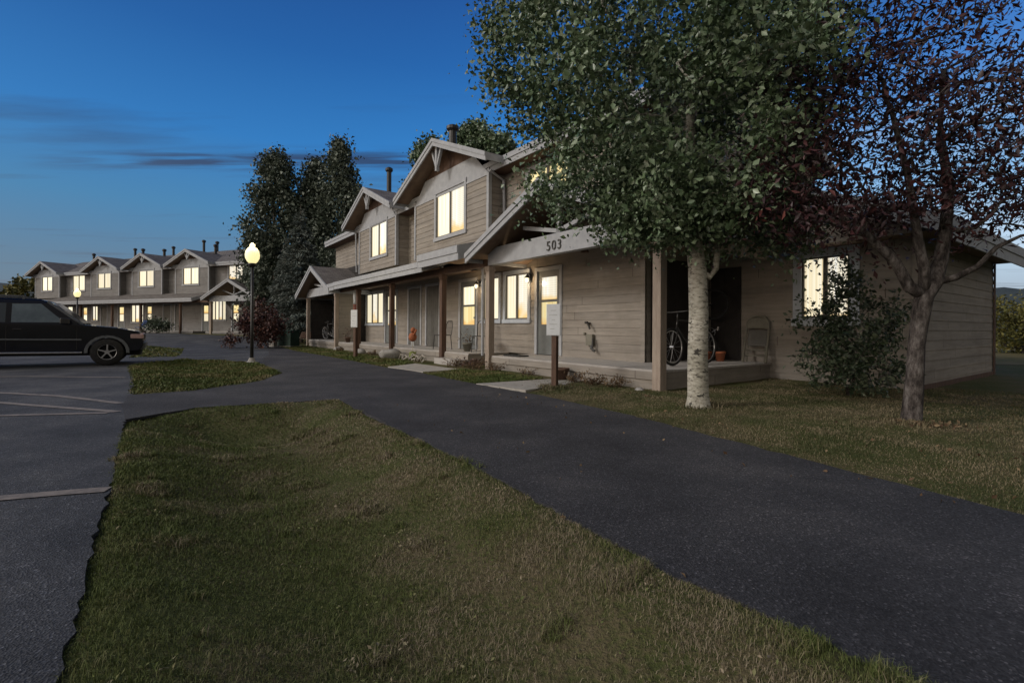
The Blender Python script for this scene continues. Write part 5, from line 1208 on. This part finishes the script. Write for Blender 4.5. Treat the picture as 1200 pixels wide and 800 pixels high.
# porch flag hanging left
r = empty('wind_sock', NP(14.75,.02,2.10), NR, label='small faded fabric windsock hanging beside the lit far window', cat='windsock'); m = MB(); m.lathe([(.07,.25),(.075,.1),(.06,-.05),(.065,-.2)], (0,0,0), 10); m.build('sleeve', 'white', r, True); m = MB()
for a in range(6): m.box(.06*math.cos(a)-.008, .06*math.cos(a)+.008, .06*math.sin(a)-.004, .06*math.sin(a)+.004, -.5, -.2)
m.build('ribbons', 'red', r)
# dry plants at the foundations
def dry_clump(u, v, s, label, seed, mat='dryplant', g='dry plants along the foundation'):
    q = np.random.default_rng(seed); p = NP(u, v, 0); r = empty('dry_plant', (p.x, p.y, float(H(p.x,p.y))), label=label, cat='plant', group=g)
    n = int(26*s/.3); st = MB(); C = []
    for i in range(n):
        a = q.uniform(0, 6.28); L = s*q.uniform(.4,1.0); b0 = q.uniform(-1,1,2)*s*.5; tip = (b0[0]+L*.7*math.cos(a), b0[1]+L*.7*math.sin(a), L*q.uniform(.25,.8)); mid = (b0[0]+L*.3*math.cos(a), b0[1]+L*.3*math.sin(a), tip[2]*.8)
        st.tube([(b0[0],b0[1],0), mid, tip], [.004,.003,.001], 4, False)
        for k in range(9): t = q.random(); C.append([mid[j]*(1-t)+tip[j]*t + q.normal()*.02 for j in range(3)])
    st.build('stem', 'dryplant', r); leaves('foliage', np.array(C), .05, .3, mat, r, droop=.2)
for i, (u, v_, s, lb) in enumerate(((.75,-.22,.26,'dry plant nearest the corner post'), (1.25,-.25,.30,'bushy dry plant right of the dark pot'), (1.65,-.30,.22,'low dry plant touching the dark pot'), (3.2,-.22,.22,'sparse dry plant behind the plaque post'), (4.3,-.25,.28,'dry plant below the doormat'), (5.0,-.32,.36,'large dry plant at the foot of the left post'), (5.5,-.1,.40,'tall brown plant in the gap between the decks'), (5.8,-.5,.30,'leafy dry plant at the end of the small step'), (12.0,-.3,.3,'low plant at the foot of the second deck'), (15.5,-.3,.28,'low plant under the small lit window wall'))):
    dry_clump(u, v_, s, lb, 100+i, 'dryplant' if i not in (6,) else 'barberry')
# fallen leaves near plum tree
q = np.random.default_rng(9); n = 120; x = 4.3+q.normal(size=n)*.16; y = 5.05+q.normal(size=n)*.12
o = leaves('fallen_leaves', np.stack([x,y,H(x,y)+.03], 1), .04, .5, 'dryplant', None); tag(o, 'reddish fallen leaves at the plum tree foot', 'leaves', kind='stuff')

n = 420; x = q.uniform(-.5, 7.5, n); y = q.uniform(2.0, 8.6, n); nR = .85*x+.52*y; k = (nR > 3.2) & (y < 8.6-.0*x) & ((.809*x+.588*y) < 6.2); x = x[k]; y = y[k]
zz = np.where(.85*x+.52*y < 3.95, .012, H(x, y)+.028)
o = leaves('fallen_leaves', np.stack([x,y,zz], 1), .034, .6, 'dryplant', None, updir=None); tag(o, 'dry fallen leaves scattered on the lawn and path edge by the aspen', 'leaves', kind='stuff')
n = 130; x = q.uniform(-4.2, 1.0, n); y = q.uniform(1.4, 7.0, n); nR = .85*x+.52*y; k = (nR > 1.35) & (nR < 2.3); x = x[k]; y = y[k]
o = leaves('fallen_leaves', np.stack([x,y,np.full(len(x),.013)], 1), .028, .6, 'dryplant', None); tag(o, 'small dry leaves along the near edge of the path', 'leaves', kind='stuff')
# utility boxes by the spruce
r = empty('utility_box', (-11.05,24.4,0), rad(-20), label='dark green metal utility box beside the purple shrub', cat='utility box')
m = MB(); m.box(-.42,.42,-.3,.3,0.04,.74); m.build('cabinet', 'greenbox', r, bevel=.02); MB().box(-.46,.46,-.34,.34,.742,.80).build('lid', 'greenbox', r, bevel=.015); MB().box(-.5,.5,-.38,.38,-.05,.038).build('pad', 'concrete', r)
MB().box(.0,.012,-.315,-.302,.08,.7).build('door_seam', 'black', r)
r = empty('utility_pedestal', (-11.62,24.0,0), rad(-20), label='pale utility pedestal left of the green box', cat='utility box')
m = MB(); m.box(-.16,.16,-.12,.12,-.02,.86); m.build('body', 'concrete', r, bevel=.02); MB().box(-.18,.18,-.14,.14,.862,.91).build('cap', 'concrete', r, bevel=.01)
# picket/low wall piece beside left porch: firewood stack and barrel behind
r = empty('wheelbarrow', (-11.2,27.0,0), rad(10), label='upturned wheelbarrow among the trees beside the gabled porch', cat='wheelbarrow')
m = MB(); m.add([(-.35,-.25,.35),(.35,-.25,.35),(.35,.25,.35),(-.35,.25,.35),(-.25,-.18,.7),(.25,-.18,.7),(.25,.18,.7),(-.25,.18,.7)], [(0,3,2,1),(4,5,6,7),(0,1,5,4),(1,2,6,5),(2,3,7,6),(3,0,4,7)]); m.build('tray', 'brown', r, bevel=.02)
MB().ring((.5,0,.2), .16, .04, 'y', 20, 8).build('wheel', 'rubber', r, True)
for s in (-1,1): MB().tube([(.5,s*.06,.2),(-.2,s*.2,.33),(-.8,s*.25,.45)], .018, 6).build('handle', 'driftwood', r)
# blue cooler by far porch
r = empty('cloth_chair', (-26.9,35.7,.45), rad(-20), label='blue folding camp chair before the far porch', cat='chair')
MB().box(-.25,.25,-.22,.22,.40,.43).build('seat', 'blue', r); m = MB(); m.add([(-.25,.22,.42),(.25,.22,.42),(.26,.36,.95),(-.26,.36,.95),(-.25,.25,.42),(.25,.25,.42),(.26,.39,.95),(-.26,.39,.95)], [(0,1,2,3),(7,6,5,4),(0,4,5,1),(1,5,6,2),(2,6,7,3),(3,7,4,0)]); m.build('backrest', 'blue', r)
for x in (-.24,.24): MB().tube([(x,-.22,0),(x,.22,.42)], .014, 6).build('leg', 'black', r); MB().tube([(x,.22,0),(x,-.22,.42)], .014, 6).build('leg', 'black', r)
# wire fence far right
r = empty('wire_fence', (17.0,15.6,0), rad(-10), label='low wire fence at the edge of the meadow behind the end house', cat='fence')
for i in range(6): MB().tube([(i*2.2,0,-.05),(i*2.2,0,.95)], .035, 8).build('fence_post', 'bark_mid', r)
m = MB()
for z in (.25,.5,.75,.9): m.tube([(0,0,z),(5.5,0,z-.01),(11,0,z)], .006, 4)
m.build('wire', 'chrome', r)
sheet('meadow', [(13.2,14.2),(60,4),(90,60),(30,120),(8,60),(9,18)], .02, 'meadow', thick=0)['label'] = 'dry grass meadow beyond the end house'

# ------------------------------------------------------------------ SUV
def suv(loc, rz):
    r = empty('parked_car', loc, rz, label='dark estate-type off-roader with roof rack parked at the lawn edge', cat='car')
    hw = .88
    def arch(cx, R, n=9): return [(cx+R*math.cos(a), .36+R*math.sin(a)) for a in [math.pi*(1-i/(n-1)) for i in range(n)]]
    fx, rx = 0.0, -2.78
    low = [(-3.62,.42),(rx-.45,.36)] + arch(rx,.42) + [(rx+.45,.34),(fx-.45,.34)] + arch(fx,.42) + [(fx+.45,.38),(.68,.40),(.76,.52),(.77,.66),(.74,.80),(.64,.91),(.20,1.00),(-.62,1.08),(-3.64,1.10),(-3.70,.95),(-3.70,.5)]
    bm = bmesh.new(); n = len(low)
    # cross-section: slight tumble, wider at the waist
    secs = [(-hw,0),( -hw*1.0,0)]
    vs = {}
    ysec = [(-1,0), (1,0)]
    L = []; 
    for s in (-1,1):
        L.append([bm.verts.new((x, s*hw, z)) for x, z in low])
    bm.faces.new(L[0]); bm.faces.new(list(reversed(L[1])))
    for i in range(n): bm.faces.new((L[0][i], L[1][i], L[1][(i+1)%n], L[0][(i+1)%n]))
    bmesh.ops.recalc_face_normals(bm, faces=bm.faces)
    bmesh.ops.triangulate(bm, faces=[f for f in bm.faces if len(f.verts) > 4])
    me = bpy.data.meshes.new('body'); bm.to_mesh(me); bm.free(); body = finish('body', me, 'paint', r)
    bv = body.modifiers.new('b', 'BEVEL'); bv.width = .07; bv.segments = 4; bv.limit_method = 'ANGLE'; bv.angle_limit = rad(50)
    # cabin
    def cab(z, x0, x1, w_): return [(x0,-w_,z),(x1,-w_,z),(x1,w_,z),(x0,w_,z)]
    m = MB(); a = cab(1.04,-3.66,-.50,.84) + cab(1.63,-3.55,-1.18,.73) + cab(1.70,-3.42,-1.36,.65)
    m.add(a, [(3,2,1,0),(8,9,10,11)]+[(k*4+i, k*4+(i+1)%4, (k+1)*4+(i+1)%4, (k+1)*4+i) for k in (0,1) for i in range(4)]); m.build('cabin', 'paint', r, bevel=.03, segs=2)
    def side(px, pz, s, off=.006):   # point on the slanted cabin side
        t = (pz-1.04)/.59; return (px, s*(.84-.11*t+off), pz)
    for s in (-1,1):
        for pts, nm in (([(-.86,1.12),(-1.84,1.10),(-1.84,1.56),(-1.32,1.58)], 'side_window'), ([(-1.94,1.10),(-2.76,1.10),(-2.72,1.57),(-1.94,1.57)], 'side_window'), ([(-2.84,1.11),(-3.48,1.13),(-3.42,1.55),(-2.80,1.57)], 'side_window')):
            m = MB(); v_ = [side(x,z,s) for x,z in pts]; v2 = [side(x,z,s,-.02) for x,z in pts]; m.add(v_+v2, [(0,1,2,3),(7,6,5,4),(0,4,5,1),(1,5,6,2),(2,6,7,3),(3,7,4,0)]); m.build(nm, 'glass_sky' if pts[0][0] > -1 else 'glass', r)
    m = MB(); m.add([(-.54,-.76,1.09),(-.54,.76,1.09),(-1.15,.67,1.61),(-1.15,-.67,1.61)], [(0,1,2,3)]); ws = m.build('windscreen', 'glass', r); ws.location = (.03,0,.025)
    for s in (-1,1): MB().bar((-.51,s*.82,1.07), (-1.20,s*.715,1.64), .05, .05).build('pillar', 'cladding', r)
    for x in (fx, rx):
        for s in (-1,1):
            w_ = MB(); c = (x, s*.80, .36)
            prof = [(.20,-.11),(.33,-.11),(.36,-.08),(.365,0),(.36,.08),(.33,.11),(.20,.11)]
            k = len(w_.v); nn = 32
            for rr, h in prof:
                for j in range(nn): t = 2*math.pi*j/nn; w_.v.append((c[0]+rr*math.cos(t), c[1]+h, c[2]+rr*math.sin(t)))
            for i in range(len(prof)-1):
                for j in range(nn): w_.f.append((k+i*nn+j, k+i*nn+(j+1)%nn, k+(i+1)*nn+(j+1)%nn, k+(i+1)*nn+j)); w_.mi.append(0)
            wh = w_.build('wheel', 'rubber', r, True)
            q = MB(); q.ring((c[0],c[1]+s*.09,c[2]), .205, .018, 'y', 32, 8)
            q.tube([(c[0],c[1]+s*.04,c[2]),(c[0],c[1]+s*.11,c[2])], .055, 12)
            for i in range(5):
                t = 2*math.pi*i/5+.3; q.bar((c[0]+.03*math.cos(t),c[1]+s*.085,c[2]+.03*math.sin(t)), (c[0]+.20*math.cos(t),c[1]+s*.085,c[2]+.20*math.sin(t)), .03, .085, (0,1,0))
            q.tube([(c[0],c[1]-s*.02,c[2]),(c[0],c[1]+s*.01,c[2])], .21, 24, mi=1)
            q.build('rim', ['chrome','rubber'], wh)
            fl = MB(); pa = [(x+.47*math.cos(t), .36+.44*math.sin(t)) for t in [math.pi*(1.02-i/12*1.04) for i in range(13)]]; pb = [(x+.40*math.cos(t), .36+.38*math.sin(t)) for t in [math.pi*(1.02-i/12*1.04) for i in range(13)]]
            k = len(pa); y0, y1 = s*.86, s*.915
            vs_ = [(p[0],y0,p[1]) for p in pa]+[(p[0],y1,p[1]) for p in pa]+[(p[0],y1,p[1]) for p in pb]+[(p[0],y0,p[1]) for p in pb]
            fl.add(vs_, [(g_*k+i, g_*k+i+1, ((g_+1)%4)*k+i+1, ((g_+1)%4)*k+i) for g_ in range(4) for i in range(k-1)]); fl.build('wheel_arch', 'cladding', r)
    for s in (-1,1):
        MB().box(-3.3,-.52,s*.87,s*.905,.66,.70).build('trim_strip', 'cladding', r, bevel=.006)
        MB().box(-2.28,-.50,s*.82,s*.96,.33,.37).build('running_board', 'chrome', r, bevel=.01)
        for x0 in (-.62,-1.92,-2.80): MB().box(x0,x0+.010,s*.868,s*.884,.42,1.02).build('door_gap', 'black', r)
        for x0 in (-1.80,-2.72): MB().box(x0,x0+.16,s*.872,s*.90,.92,.95).build('door_handle', 'black', r, bevel=.006)
        m = MB(); m.box(-.92,-.74,s*.93,s*1.12,1.08,1.23); m.bar((-.80,s*.84,1.12),(-.82,s*.95,1.14),.05,.04); m.build('mirror', 'black', r, bevel=.03)
        m = MB(); m.box(.46,.765,s*.54,s*.888,.70,.86); m.build('headlight', 'headlight', r, bevel=.03)
        m = MB(); m.bar((-3.35,s*.64,1.76),(-1.62,s*.64,1.76),.035,.035); [m.bar((x,s*.64,1.66),(x,s*.64,1.76),.03,.05) for x in (-3.3,-2.5,-1.66)]; m.build('roof_rail', 'cladding', r)
    m = MB(); [m.box(x,x+.05,-.6,.6,1.75,1.77) for x in (-1.75,-1.95,-2.15,-2.35,-2.9)]; m.build('rack_bar', 'cladding', r)
    MB().box(.50,.81,-.84,.84,.42,.65).build('bumper', 'cladding', r, bevel=.05, segs=2); MB().box(.70,.775,-.50,.50,.68,.84).build('grille', 'black', r, bevel=.01)
    MB().box(-3.85,-3.6,-.82,.82,.45,.68).build('bumper', 'cladding', r, bevel=.04)
    MB().box(-3.4,.7,-.66,.66,.26,.42).build('underbody', 'rubber', r); return r
c_ = suv((-10.55,12.95,0), rad(35)); c_.rotation_euler = (0, rad(.8), rad(35)); c_.scale = (.94,.94,.94)
